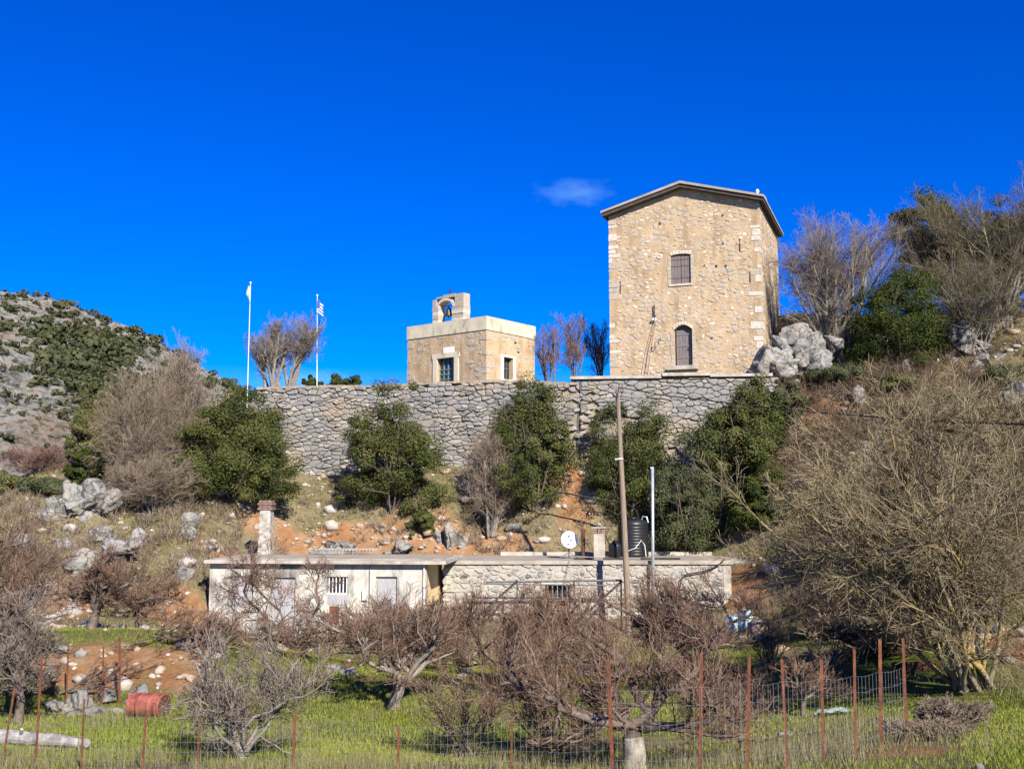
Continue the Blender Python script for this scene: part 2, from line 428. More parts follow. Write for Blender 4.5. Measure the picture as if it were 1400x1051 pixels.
def ground(x, y, rough=True):
    x = np.asarray(x, float); y = np.asarray(y, float)
    z = lower(x, y)
    inside = sstep(-75, -45, x) * (1 - sstep(45, 75, x)) * (1 - sstep(85, 125, y)) * sstep(-60, -20, y)
    z = z * inside + (-4.0) * (1 - inside)
    up = sstep(WA[0] - 1.5, WA[0] + 1.0, x) * (1 - sstep(WC[0] - 0.3, WC[0] + 2.5, x)) * sstep(0.25, 0.75, y - wall_y(x)) * (1 - sstep(74, 92, y))
    z = z * (1 - up) + 12.1 * up
    if rough:
        amp = 0.06 + 0.5 * sstep(40, 56, y) * (1 - up) + 0.25 * sstep(-9, -14, x) * sstep(27, 33, y)
        amp = amp + 0.22 * sstep(55.5, 57, y) * (1 - sstep(59, 60.5, y)) * (1 - up)
        amp = np.where((y > 45) & (y < 56.5) & (np.abs(x - 2) < 17), 0.05, amp)
        z = z + amp * 0.55 * fbm(x * 0.55, y * 0.55, 3, 5)
    return z
def ray_ground(px, py, Y0, near=9.0, far=12.0):
    """distance at which the line of sight through px,py meets the ground, nearest to Y0"""
    Ys = np.linspace(max(10.0, Y0 - near), Y0 + far, 160)
    q = np.array([P(px, py, y) for y in Ys])
    d = q[:, 2] - ground(q[:, 0], q[:, 1])
    k = np.where((d[:-1] > 0) & (d[1:] <= 0))[0]
    if len(k) == 0: return Y0
    i = k[np.argmin(np.abs(Ys[k] - Y0))]
    return float(Ys[i])
def gz(x, y): return float(ground(np.array([x]), np.array([y]))[0])

# earth masks: where the red soil is bare, and where the winter grass is green (patches on the ground itself)
EARTH = [(P(160, 915, 30), 2.9, 1.6), (P(255, 815, 47), 1.7, 2.0), (P(150, 850, 37), 3.0, 4.0), (P(490, 725, 57.0), 3.4, 1.5), (P(590, 722, 57.2), 2.8, 1.6), (P(400, 742, 56.6), 2.6, 1.0),
         (P(785, 680, 59.2), 1.5, 1.6), (P(1025, 805, 51), 1.3, 2.5), (P(1120, 560, 58), 2.0, 2.0), (P(1390, 900, 27), 0.9, 3), (P(320, 765, 53), 1.7, 1.4), (P(1240, 1030, 17), 0.7, 1.0), (P(700, 745, 57), 2.0, 0.8), (P(60, 830, 44), 2.0, 3.0)]
def earth_mask(x, y):
    m = np.zeros(np.shape(x))
    for p, sx, sy in EARTH:
        m = np.maximum(m, np.exp(-((x - p[0]) / sx) ** 2 - ((y - p[1]) / sy) ** 2))
    m = m + 0.55 * fbm(x * 0.8, y * 0.8, 21, 4)
    return np.clip((m - 0.32) * 3.2, 0, 1)
def green_mask(x, y):
    m = sstep(17.5, 21, y) * (1 - sstep(37, 43, y)) * 1.0
    m = np.maximum(m, sstep(5.5, 7.5, x - 0.02 * y) * (1 - sstep(24, 30, y)))
    m = np.maximum(m, np.exp(-((x - P(1110, 830, 43)[0]) / 1.5) ** 2 - ((y - 42) / 5) ** 2))
    m = m - 0.95 * np.clip(1.8 * fbm(x * 0.33, y * 0.33, 41, 4), -0.15, 1)
    return np.clip(m, 0, 1) * (1 - earth_mask(x, y))

def build_ground():
    xs = np.concatenate([np.arange(-130, -34, 3.0), np.arange(-34, 34, 0.32), np.arange(34, 131, 3.0)])
    ys = np.concatenate([np.arange(-60, 12, 2.5), np.arange(12, 68, 0.32), np.arange(68, 140, 2.5)])
    X, Y = np.meshgrid(xs, ys)
    Z = ground(X, Y)
    nx, ny = len(xs), len(ys)
    V = np.stack([X.ravel(), Y.ravel(), Z.ravel()], 1)
    i = np.arange(nx * ny).reshape(ny, nx)
    Fa = np.stack([i[:-1, :-1].ravel(), i[:-1, 1:].ravel(), i[1:, 1:].ravel(), i[1:, :-1].ravel()], 1)
    me = mesh_np('ground', V, Fa, smooth=True)
    for nm, fn in (('earth', earth_mask), ('green', green_mask)):
        a = me.attributes.new(nm, 'FLOAT', 'POINT'); a.data.foreach_set('value', fn(X, Y).ravel().astype(np.float32))
    m, nt, b = base_mat('hillside_soil', 0.95, 0.1)
    ae = nt.nodes.new('ShaderNodeAttribute'); ae.attribute_name = 'earth'
    ag = nt.nodes.new('ShaderNodeAttribute'); ag.attribute_name = 'green'
    n1 = wnoise(nt, 1.3, 8, 0.7); n2 = wnoise(nt, 0.9, 8, 0.72)
    dry = ramp(nt, n1, [(0.30, (0.10, 0.075, 0.045)), (0.42, (0.22, 0.175, 0.095)), (0.52, (0.31, 0.255, 0.15)), (0.60, (0.16, 0.15, 0.065)), (0.70, (0.34, 0.27, 0.17))])
    soil = ramp(nt, n2, [(0.28, (0.24, 0.11, 0.05)), (0.44, (0.40, 0.20, 0.09)), (0.56, (0.46, 0.27, 0.14)), (0.68, (0.50, 0.36, 0.22)), (0.8, (0.40, 0.22, 0.11))])
    grass = ramp(nt, n2, [(0.3, (0.09, 0.11, 0.02)), (0.55, (0.15, 0.17, 0.035)), (0.75, (0.24, 0.21, 0.09))])
    c = mixc(nt, ae.outputs['Fac'], dry, soil)
    c = mixc(nt, ag.outputs['Fac'], c, grass)
    nt.links.new(c, b.inputs['Base Color'])
    bump(nt, b, wnoise(nt, 3.2, 9, 0.78), 1.0, 0.3)
    o = link_mesh('ground', me, m)
    tag(o, 'hillside of orchard grass, dry slopes and red soil', None, None, 'structure')
    # far valley floor to the horizon
    s = 7000.0
    me = mesh_np('valley_floor', np.array([[-s, -s, -4.6], [s, -s, -4.6], [s, s, -4.6], [-s, s, -4.6]]), np.array([[0, 1, 2, 3]]))
    o = link_mesh('valley_floor', me, mat_noise('valley_soil', [(0.3, (0.10, 0.10, 0.05)), (0.7, (0.24, 0.21, 0.13))], 0.05, bs=0))
    tag(o, 'dry valley floor running to the horizon', None, None, 'structure')
build_ground()

# ------------------------------------------------------------------ distant mountain
def mountain_z(x, y):
    rx = [-900, -500, -245, -225, -170, -134, -60, 20, 120, 900]
    rz = [120, 128, 106, 104, 83, 62, 38, 22, 5, -8]
    ridge = np.interp(x + 12 * fbm(x * 0.01, x * 0 + 2, 5, 3), rx, rz)
    t = np.clip((y - 150) / 350.0, 0, None)
    prof = np.where(t < 1, t ** 1.15, 1 - 0.35 * np.clip(t - 1, 0, 2))
    z = -5 + (ridge + 5) * prof
    z = z + (0.25 + 0.75 * np.clip(t, 0, 1) * (1.2 - 0.7 * np.clip(t, 0, 1))) * (26 * fbm(x * 0.013, y * 0.011, 61, 6) * sstep(0.05, 0.5, t) * (1 - 0.72 * sstep(0.75, 1.0, t)) + 9 * (0.35 - np.abs(fbm(x * 0.05, y * 0.035, 67, 5))) + 3 * fbm(x * 0.2, y * 0.15, 68, 3))
    return z
def build_mountain():
    xs = np.concatenate([np.arange(-900, -330, 25.0), np.arange(-330, -60, 3.0), np.arange(-60, 901, 30.0)])
    ys = np.concatenate([np.arange(138, 540, 3.5), np.arange(540, 1000, 30.0)])
    X, Y = np.meshgrid(xs, ys); Z = mountain_z(X, Y)
    Z[0, :] = -6
    nx, ny = len(xs), len(ys)
    i = np.arange(nx * ny).reshape(ny, nx)
    Fa = np.stack([i[:-1, :-1].ravel(), i[:-1, 1:].ravel(), i[1:, 1:].ravel(), i[1:, :-1].ravel()], 1)
    me = mesh_np('mountain', np.stack([X.ravel(), Y.ravel(), Z.ravel()], 1), Fa, smooth=False)
    m, nt, b = base_mat('mountain_rock', 0.95, 0.1)
    c = ramp(nt, wnoise(nt, 0.075, 9, 0.75, (1.0, 0.45, 1.0)), [(0.36, (0.20, 0.19, 0.14)), (0.43, (0.42, 0.40, 0.335)), (0.50, (0.56, 0.54, 0.475)), (0.56, (0.50, 0.42, 0.31)), (0.62, (0.62, 0.60, 0.54)), (0.72, (0.34, 0.32, 0.255))])
    c = mixc(nt, 0.85, c, ramp(nt, wnoise(nt, 0.22, 8, 0.8), [(0.38, (0.36, 0.35, 0.32)), (0.48, (1, 1, 1))]), 'MULTIPLY')
    nt.links.new(c, b.inputs['Base Color'])
    c = mixc(nt, ramp(nt, wnoise(nt, 0.028, 5, 0.6), [(0.50, (0, 0, 0)), (0.60, (0.75, 0.75, 0.75))]), c, (0.40, 0.29, 0.185))
    c = mixc(nt, 0.8, c, ramp(nt, wnoise(nt, 0.45, 4, 0.7), [(0.42, (0.32, 0.33, 0.27)), (0.50, (1, 1, 1))]), 'MULTIPLY')
    nt.links.new(c, b.inputs['Base Color'])
    bump(nt, b, wnoise(nt, 0.12, 9, 0.8), 1.0, 7.0)
    o = link_mesh('mountain', me, m)
    tag(o, 'bare grey limestone mountain slope with dark scrub at left', None, None, 'structure')
    # scrub: nobody could count it
    rng = np.random.default_rng(5)
    n = 60000
    sx = rng.uniform(-330, -60, n); sy = rng.uniform(165, 515, n); sz = mountain_z(sx, sy)
    zc = sy * math.cos(TILT) + (sz - EYE) * math.sin(TILT); yc = -sy * math.sin(TILT) + (sz - EYE) * math.cos(TILT)
    px = 700 + F * sx / zc; py = 525.5 - F * yc / zc
    wood = np.exp(-((px - 108) / 75) ** 2 - ((py - 488 - 0.22 * (px - 105)) / 46) ** 2)
    dens = 0.05 + 0.24 * sstep(-0.02, 0.35, fbm(sx * 0.035, sy * 0.013, 77, 5)) + 0.24 * np.clip(wood * 1.6 - 0.35 + 1.5 * fbm(sx * 0.04, sy * 0.02, 78, 4), 0, 1)
    keep = rng.uniform(0, 1, n) < dens
    sx, sy, sz, wood = sx[keep], sy[keep], sz[keep], wood[keep]
    k = 34
    N = len(sx)
    rad = rng.lognormal(-0.2, 0.6, N).clip(0.3, 2.6) + 1.7 * np.clip(wood, 0, 1) * rng.uniform(0.2, 1, N)
    d = rng.normal(0, 1, (N, k, 3)); d /= np.linalg.norm(d, axis=2, keepdims=True)
    r = rng.uniform(0.55, 1.0, (N, k, 1))
    c = d * r * rad[:, None, None]; c[:, :, 2] *= 0.75; c[:, :, 0] *= 1.3; c[:, :, 2] += rad[:, None] * 0.75
    c += np.stack([sx, sy, sz], 1)[:, None, :]
    V, Fa, T = leaf_quads(rng, c.reshape(-1, 3), d.reshape(-1, 3), np.repeat(rad, k) * 0.42, 0.75, np.repeat(rng.uniform(0, 1, N), k))
    o = link_mesh('mountain_scrub', mesh_np('mountain_scrub', V, Fa, tint=T), mat_tint('scrub_leaves', [(0.034, 0.042, 0.020), (0.06, 0.068, 0.030), (0.10, 0.10, 0.05)], 0.8, 0.1))
    tag(o, 'dark evergreen scrub scattered over the far mountain slope', None, None, 'stuff')

def leaf_quads(rng, C_, N_, size, aspect=0.5, tint=None, wild=0.55):
    """one small quad per point, facing roughly along N_"""
    n = len(C_)
    nn = N_ + rng.normal(0, wild, (n, 3)); nn /= np.linalg.norm(nn, axis=1, keepdims=True) + 1e-9
    a = rng.normal(0, 1, (n, 3)); a -= nn * (a * nn).sum(1, keepdims=True); a /= np.linalg.norm(a, axis=1, keepdims=True) + 1e-9
    b = np.cross(nn, a)
    s = np.asarray(size).reshape(-1, 1) * rng.uniform(0.7, 1.3, (n, 1))
    V = np.stack([C_ - a * s, C_ - b * s * aspect + nn * s * 0.12, C_ + a * s, C_ + b * s * aspect + nn * s * 0.12], 1).reshape(-1, 3)
    Fa = np.arange(4 * n).reshape(n, 4)
    t = rng.uniform(0, 1, n) if tint is None else np.clip(0.6 * tint + 0.4 * rng.uniform(0, 1, n), 0, 1)
    return V, Fa, np.repeat(t, 4)
build_mountain()

# ------------------------------------------------------------------ masonry
def clip_poly(poly, nx, ny, c):
    out = []
    n = len(poly)
    for i in range(n):
        a = poly[i]; b = poly[(i + 1) % n]
        da = a[0] * nx + a[1] * ny - c; db = b[0] * nx + b[1] * ny - c
        if da <= 0: out.append(a)
        if (da < 0 < db) or (db < 0 < da):
            t = da / (da - db); out.append((a[0] + (b[0] - a[0]) * t, a[1] + (b[1] - a[1]) * t))
    return out
def cells(rng, u0, u1, w0, w1, cw, ch, jit=0.34, gap=0.03, drop=0.16):
    """rubble pattern: Voronoi cells of a jittered running bond"""
    rows = max(1, round((w1 - w0) / ch)); cols = max(1, round((u1 - u0) / cw))
    ch = (w1 - w0) / rows; cw = (u1 - u0) / cols; k = cw / ch
    pts = {}
    for r in range(rows):
        for c in range(-1, cols + 1):
            if rng.random() < drop: continue
            pts[(r, c)] = (u0 + (c + 0.5 + (0.5 if r % 2 else 0) - 0.25 + rng.uniform(-jit, jit)) * cw, (w0 + (r + 0.5 + rng.uniform(-jit, jit)) * ch) * k)
    res = []
    for (r, c), p in pts.items():
        poly = [(u0, w0 * k), (u1, w0 * k), (u1, w1 * k), (u0, w1 * k)]
        for dr in (-3, -2, -1, 0, 1, 2, 3):
            for dc in (-3, -2, -1, 0, 1, 2, 3):
                q = pts.get((r + dr, c + dc))
                if q is None or q is p: continue
                nx, ny = q[0] - p[0], q[1] - p[1]; L = math.hypot(nx, ny)
                nx /= L; ny /= L
                poly = clip_poly(poly, nx, ny, (p[0] + q[0]) / 2 * nx + (p[1] + q[1]) / 2 * ny - gap * (0.5 + 0.5 * k * abs(ny)) / 2)
                if len(poly) < 3: break
            if len(poly) < 3: break
        if len(poly) >= 3: res.append([(a, b / k) for a, b in poly])
    return res
def area(p): return 0.5 * abs(sum(p[i][0] * p[(i + 1) % len(p)][1] - p[(i + 1) % len(p)][0] * p[i][1] for i in range(len(p))))
def cen(p): return (sum(a for a, b in p) / len(p), sum(b for a, b in p) / len(p))
def round_poly(p, q=0.24):
    out = []
    n = len(p)
    for i in range(n):
        a, b = p[i], p[(i + 1) % n]
        if math.hypot(a[0] - b[0], a[1] - b[1]) < 0.03: out.append(((a[0] + b[0]) / 2, (a[1] + b[1]) / 2)); continue
        out.append((a[0] * (1 - q) + b[0] * q, a[1] * (1 - q) + b[1] * q)); out.append((a[0] * q + b[0] * (1 - q), a[1] * q + b[1] * (1 - q)))
    return out
def stone_geo(rng, fr, poly, back, front, tilt=0.03, inset=0.74):
    """a pillowed stone: ring in the wall, ring near the face, raised face"""
    if len(poly) > 8: poly = poly[::2] if len(poly) > 14 else poly
    c = cen(poly); n = len(poly)
    tx, ty = rng.uniform(-tilt, tilt), rng.uniform(-tilt, tilt)
    vs = [fr.p(u, back, w) for u, w in poly]
    d1 = -front * rng.uniform(0.35, 0.6)
    vs += [fr.p(u, d1, w) for u, w in poly]
    f = inset * rng.uniform(0.88, 1.08)
    vs += [fr.p(c[0] + (u - c[0]) * f, -front * rng.uniform(0.85, 1.1) + tx * (u - c[0]) * 4 * abs(front) + ty * (w - c[1]) * 4 * abs(front), c[1] + (w - c[1]) * f) for u, w in poly]
    fs = [(i, (i + 1) % n, (i + 1) % n + n, i + n) for i in range(n)] + [(i + n, (i + 1) % n + n, (i + 1) % n + 2 * n, i + 2 * n) for i in range(n)] + [tuple(2 * n + i for i in range(n))]
    return vs, fs
def in_holes(poly, holes):
    us = [a for a, b in poly]; ws = [b for a, b in poly]
    return any(max(us) > h[0] and min(us) < h[1] and max(ws) > h[2] and min(ws) < h[3] for h in holes)
def masonry(fr, polys, mat, parent, name='stone', back=0.12, front=(0.03, 0.08), limit=300, seed=1, tilt=0.03, q=0.24, inset=0.74):
    rng = random.Random(seed)
    polys = sorted(polys, key=area, reverse=True)
    rest = MB()
    for i, p in enumerate(polys):
        vs, fs = stone_geo(rng, fr, round_poly(p, q), back, rng.uniform(*front), tilt, inset)
        if i < limit:
            MB().add(vs, fs).build(name, mat, parent, center=True)
        else: rest.add(vs, fs)
    if rest.v: tag(rest.build(name + '_infill', mat, parent), kind='stuff')
    return len(polys)

# ------------------------------------------------------------------ retaining walls
def wall_frame(a, b):
    d = b - a; L = math.hypot(d[0], d[1])
    fr = Fr((a[0], a[1], 0), -math.atan2(d[1], d[0]))
    return fr, L
def build_walls():
    fr, L = wall_frame(WA, WB)
    root = empty('retaining_wall', fr.p(L / 2, 0, 6.0), 'long grey dry-stone terrace wall below the small chapel', 'wall', 'dry-stone walls holding up the terrace')
    rng = random.Random(3)
    top = lambda u: WALL_TOP - 0.12 + 0.10 * math.sin(u * 0.6) * 0.5 - 0.22 * sstep(L - 3.6, L, u)
    us = np.linspace(0, L, 26)
    MB().prism(fr, [(0, 5.0)] + [(L, 5.0)] + [(u, top(u) - 0.04) for u in us[::-1]], 0.10, 0.85).build('wall_core', M['wall_core'], root)
    MB().prism(fr, [(L - 1.5, 5.5), (L - 0.02, 5.5), (L - 0.25, 9.2), (L - 0.1, 12.05), (L - 1.0, 12.3), (L - 0.8, 9.5)], 0.085, 0.13).build('mortar_patch', M['wall_patch'], root)
    polys = cells(rng, 0, L, 6.1, WALL_TOP + 0.1, 0.41, 0.205, 0.5, 0.026, 0.28)
    keep = []
    for p in polys:
        c = cen(p)
        if max(w for u, w in p) > top(c[0]) + 0.10 or area(p) < 0.02: continue
        if c[0] > L - 1.0 and rng.random() < 0.5: continue
        # behind the ground?
        q = fr.p(c[0], 0, 0)
        if c[1] < gz(q[0], q[1] - 0.4) - 0.5: continue
        keep.append(p)
    # the larger stones by area count as single parts
    masonry(fr, keep, M['dry_stone'], root, back=0.16, front=(0.02, 0.17), seed=4, tilt=0.22, q=0.15)
    cop = MB()
    for i in range(24):
        a, b = L * i / 24.0, L * (i + 1) / 24.0 - 0.02
        h = top((a + b) / 2)
        cop.box(fr, a, b, -0.06 - rng.random() * 0.05, 0.9, h - 0.06, h + 0.05 + rng.random() * 0.05)
    cop.build('coping', M['wall_patch'], root)
    # right part, under the tower
    fr2, L2 = wall_frame(WB, WC)
    root = empty('retaining_wall', fr2.p(L2 / 2, 0, 6.0), 'grey stone terrace wall with mortar patches right below the tall tower', 'wall', 'dry-stone walls holding up the terrace')
    MB().box(fr2, 0.02, L2, 0.10, 0.85, 5.0, 12.6).build('wall_core', M['wall_patch'], root)
    polys = cells(rng, 0.05, L2, 6.4, 12.55, 0.40, 0.21, 0.5, 0.026, 0.28)
    keep = []
    for p in polys:
        c = cen(p)
        if area(p) < 0.02: continue
        n = fbm(np.array([c[0] * 0.45]), np.array([c[1] * 0.6]), 91, 3)[0]
        if n > 0.34 or (c[0] < 1.0 and c[1] < 11.8 and rng.random() < 0.35): continue
        q = fr2.p(c[0], 0, 0)
        if c[1] < gz(q[0], q[1] - 0.4) - 0.5: continue
        keep.append(p)
    masonry(fr2, keep, M['dry_stone'], root, back=0.16, front=(0.02, 0.14), seed=8, tilt=0.2, q=0.15)
    cop = MB()
    cop.box(fr2, -0.5, L2 * 0.42, -0.22, 0.9, 12.62, 12.78)
    cop.box(fr2, L2 * 0.42 + 0.02, L2 * 0.66, -0.34, 0.9, 12.72, 12.90)
    cop.box(fr2, L2 * 0.66 + 0.02, L2 * 0.97, -0.20, 0.9, 12.66, 12.82)
    cop.build('coping', M['concrete'], root)
build_walls()

# ------------------------------------------------------------------ tower
def arch_pts(u0, u1, w0, w1, rise, n=8):
    """outline with a segmental arch top"""
    pts = [(u0, w0), (u1, w0)]
    for i in range(n + 1):
        t = i / n
        pts.append((u1 + (u0 - u1) * t, w1 - rise + rise * math.sin(math.pi * t)))
    return pts
def wall_with_holes(fr, u0, u1, w0, w1, v0, v1, holes):
    """a wall slab split in boxes round rectangular holes (u0,u1,w0,w1), holes sorted by w, not overlapping in w"""
    mb = MB(); w = w0
    for h in sorted(holes, key=lambda h: h[2]):
        if h[2] > w: mb.box(fr, u0, u1, v0, v1, w, h[2])
        mb.box(fr, u0, h[0], v0, v1, h[2], h[3]); mb.box(fr, h[1], u1, v0, v1, h[2], h[3])
        w = h[3]
    if w < w1: mb.box(fr, u0, u1, v0, v1, w, w1)
    return mb
TA = R(21)
tc = P(1038, 300, 60.5)
TWD, TDP = 9.1, 8.6
tower_fr = Fr((tc[0] - math.cos(TA) * TWD, tc[1] + math.sin(TA) * TWD, 0), TA)
def build_tower():
    fr = tower_fr
    root = empty('stone_tower', fr.p(TWD / 2, TDP / 2, 12.1), 'tall beige stone tower house with gabled roof above the wall', 'tower')
    rng = random.Random(11)
    uR, wE = fr.hit(1036, 276); uL, wEl = fr.hit(834, 291); uA, wA = fr.hit(932, 256)
    wE = (wE + wEl) / 2
    ua = uA
    # openings
    a0, b0 = fr.hit(917.5, 389); a1, b1 = fr.hit(944, 346)
    c0, d0 = fr.hit(922, 501); c1, d1 = fr.hit(946, 443)
    win = (a0, a1, b0, b1); door = (c0, c1, d0, d1)
    wb = 11.8
    body = wall_with_holes(fr, 0, TWD, wb, wE, 0, 0.5, [win, door])
    body.prism(fr, [(0, wE), (TWD, wE), (ua, wA + 0.02)], 0, 0.5)
    body.box(fr, 0, 0.5, 0.5, TDP, wb, wE); body.box(fr, TWD - 0.5, TWD, 0.5, TDP, wb, wE)
    body.box(fr, 0.5, TWD - 0.5, TDP - 0.5, TDP, wb, wE)
    body.prism(fr, [(0.0, wE), (TWD, wE), (ua, wA + 0.02)], TDP - 0.5, TDP)
    # arch spandrels fill the square corners of the holes
    for (h, rise) in ((win, 0.07), (door, 0.30)):
        n = 8
        for s in (0, 1):
            pts = [(h[0], h[3]), (h[0], h[3] - rise)] if s == 0 else [((h[0] + h[1]) / 2, h[3])]
            if s == 0:
                for i in range(n // 2 + 1):
                    t = i / n; pts.append((h[0] + (h[1] - h[0]) * t, h[3] - rise + rise * math.sin(math.pi * t)))
                body.prism(fr, pts[:1] + pts[2:][::-1], 0.004, 0.45)
            else:
                pts = [(h[1], h[3])] + [(h[0] + (h[1] - h[0]) * (0.5 + i / n), h[3] - rise + rise * math.sin(math.pi * (0.5 + i / n))) for i in range(n // 2 + 1)][::-1][::-1]
                body.prism(fr, pts, 0.004, 0.45)
    body.build('wall', M['mortar'], root)
    # rubble in the mortar: front
    pad = 0.16
    holes = [(h[0] - pad, h[1] + pad, h[2] - 0.1, h[3] + pad) for h in (win, door)]
    polys = cells(rng, 0.45, TWD - 0.45, 12.0, wA, 0.36, 0.225, 0.5, 0.04, 0.2)
    keep = []
    for p in polys:
        c = cen(p)
        lim = wE + (wA - wE) * (1 - abs(c[0] - ua) / (TWD / 2))
        if max(w for u, w in p) > lim - 0.12 or in_holes(p, holes): continue
        if rng.random() < 0.12: continue
        s = rng.choice((0.35, 0.5, 0.62, 0.74, 0.86)); keep.append([(c[0] + (u - c[0]) * s, c[1] + (w - c[1]) * s) for u, w in p])
    masonry(fr, keep, M['tower_stone'], root, back=0.05, front=(0.004, 0.035), limit=230, seed=12, tilt=0.1, q=0.17, inset=0.8)
    # right flank
    sf = fr.side(TWD)
    polys = cells(rng, 0.4, TDP - 0.4, 12.0, wE - 0.4, 0.55, 0.32, 0.42, 0.05)
    keep = []
    for p in polys:
        if rng.random() < 0.35: continue
        c = cen(p); s = rng.choice((0.45, 0.6, 0.75, 0.9)); keep.append([(c[0] + (u - c[0]) * s, c[1] + (w - c[1]) * s) for u, w in p])
    masonry(sf, keep, M['tower_stone'], root, back=0.05, front=(0.004, 0.03), limit=70, seed=13, q=0.25, inset=0.8)
    # quoins on both front corners, toothed
    for side in (0, 1):
        w = 12.0; k = 0
        while w < wE - 0.3:
            h = rng.uniform(0.18, 0.46); ln = (0.56 if k % 2 else 0.32) * rng.uniform(0.6, 1.35); k += 1
            if w + h > wE: break
            if rng.random() < 0.2: w += h; continue
            u0, u1 = (-0.02, ln) if side == 0 else (TWD - ln, TWD + 0.02)
            e = rng.uniform(0, 0.02)
            pts = [(u0 + e, w + 0.02), (u1 - 0.03, w + 0.02), (u1, w + 0.06), (u1 - e, w + h - 0.05), (u1 - 0.05, w + h - 0.01), (u0 + 0.02, w + h - 0.02), (u0, w + h / 2)]
            if side == 1: pts = [(TWD - (u - TWD) - 2 * 0 - ln + 0.02 - 0.0 if False else (u0 + u1 - u), q) for u, q in pts][::-1]
            MB().prism(fr, pts, -0.012 - rng.uniform(0, 0.02), (0.36 if k % 2 else 0.66)).build('quoin', M['quoin'] if rng.random() < 0.6 else M['tower_stone'], root, center=True)
            w += h
    # stone surrounds of the openings
    for h, rise in ((win, 0.07), (door, 0.30)):
        w = h[2]
        while w < h[3] - rise - 0.1:
            hh = rng.uniform(0.2, 0.34)
            for s in (-1, 1):
                u0, u1 = (h[0] - rng.uniform(0.14, 0.24), h[0] - 0.003) if s < 0 else (h[1] + 0.003, h[1] + rng.uniform(0.14, 0.24))
                MB().box(fr, u0, u1, -0.03, 0.2, w + 0.015, min(w + hh, h[3] - rise)).build('jamb_stone', M['tower_stone'], root, center=True)
            w += hh
        n = 7
        for i in range(n):
            t0, t1 = i / n + 0.01, (i + 1) / n - 0.01
            f = lambda t, o: (h[0] + (h[1] - h[0]) * t + (t - 0.5) * o * 1.0, h[3] - rise + rise * math.sin(math.pi * t) + o)
            MB().prism(fr, [f(t0, 0.01), f(t1, 0.01), f(t1, 0.2), f(t0, 0.2)], -0.03, 0.2).build('arch_stone', M['quoin'], root, center=True)
    # shutters of the window, each leaf of planks with battens
    mid = (win[0] + win[1]) / 2
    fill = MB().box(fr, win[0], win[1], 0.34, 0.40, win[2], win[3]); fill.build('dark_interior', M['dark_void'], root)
    for k, (u0, u1) in enumerate(((win[0] + 0.02, mid - 0.015), (mid + 0.015, win[1] - 0.02))):
        sh = MB()
        n = 3
        for i in range(n):
            x0, x1 = u0 + (u1 - u0) * i / n + 0.006, u0 + (u1 - u0) * (i + 1) / n - 0.006
            tm = (x0 + x1) / 2; tt = (tm - win[0]) / (win[1] - win[0])
            sh.box(fr, x0, x1, 0.10, 0.14, win[2] + 0.03, win[3] - 0.07 + 0.05 * math.sin(math.pi * tt) - 0.02)
        s = sh.build('shutter', M['wood_grey'], root)
        for z in (0.22, 0.62, 0.84):
            zz = win[2] + (win[3] - win[2]) * z
            MB().box(fr, u0, u1, 0.075, 0.10, zz - 0.045, zz + 0.045).build('batten', M['wood_red'], s)
    MB().box(fr, win[0] - 0.12, win[1] + 0.12, -0.07, 0.3, win[2] - 0.12, win[2] - 0.004).build('window_sill', M['quoin'], root)
    # door
    MB().prism(fr, arch_pts(door[0] + 0.05, door[1] - 0.05, door[2] + 0.02, door[3] - 0.05, 0.28), 0.30, 0.36).build('door_frame', M['wood_red'], root)
    d = MB()
    n = 5
    for i in range(n):
        x0 = door[0] + 0.10 + (door[1] - door[0] - 0.20) * i / n + 0.006; x1 = door[0] + 0.10 + (door[1] - door[0] - 0.20) * (i + 1) / n - 0.006
        d.box(fr, x0, x1, 0.25, 0.298, door[2] + 0.04, door[3] - 0.30)
    dd = d.build('door', M['wood_grey'], root)
    for z in (0.22, 0.5, 0.78):
        zz = door[2] + (door[3] - door[2]) * z
        MB().box(fr, door[0] + 0.1, door[1] - 0.1, 0.225, 0.25, zz - 0.05, zz + 0.05).build('rail', M['wood_grey'], dd)
    MB().box(fr, door[1] - 0.28, door[1] - 0.22, 0.17, 0.225, door[2] + 1.0, door[2] + 1.12).build('handle', M['iron'], dd)
    MB().box(fr, door[0] - 0.35, door[1] + 0.35, -0.55, 0.0 - 0.003, door[2] - 0.25, door[2] - 0.02).build('door_step', M['concrete'], root)
    # roof: two slopes of thin concrete slab, overhanging
    th, of, os_ = 0.13, 0.55, 0.36
    sl = (wA - wE) / (TWD / 2)
    ridge = wA + 0.10
    for nm, ue in (('left', -os_), ('right', TWD + os_)):
        we = ridge - abs(ue - ua) * ((wA - wE) / (TWD / 2))
        pts = [(ua, ridge), (ue, we), (ue, we + th), (ua, ridge + th + 0.02)]
        MB().prism(fr, pts, -of, TDP + of).build('roof', M['roof_concrete'], root)
        e = MB(); s = 1 if ue > ua else -1
        pts2 = [(ua, ridge - 0.01), (ue - s * 0.06, we - 0.01 + 0.0), (ue - s * 0.06, we - 0.20), (ua, ridge - 0.20)]
        MB().prism(fr, pts2, -of + 0.10, -0.004).build('eave_shade_band', M['soffit_shade'], root)  # dark strip paints the overhang's shadow below the slab edge
        MB().box(fr, min(ue - s * 0.06, (0 if s < 0 else TWD) + s * 0.004), max(ue - s * 0.06, (0 if s < 0 else TWD) + s * 0.004), -0.004, TDP + 0.2, we - 0.16, we - 0.02).build('eave_beam', M['soffit_shade'], root)
    # ridge ornament and chimney
    uo, wo = fr.hit(1034, 271)
    o = MB(); q = fr.p(TWD - 0.05, -0.1, ridge - (TWD - ua) * sl + th - 0.02)
    o.lathe(q, [(0.10, 0), (0.12, 0.08), (0.05, 0.12), (0.09, 0.2), (0.11, 0.28), (0.06, 0.36), (0.02, 0.4)], 10)
    o.build('roof_ornament', M['marble'], root, smooth=True)
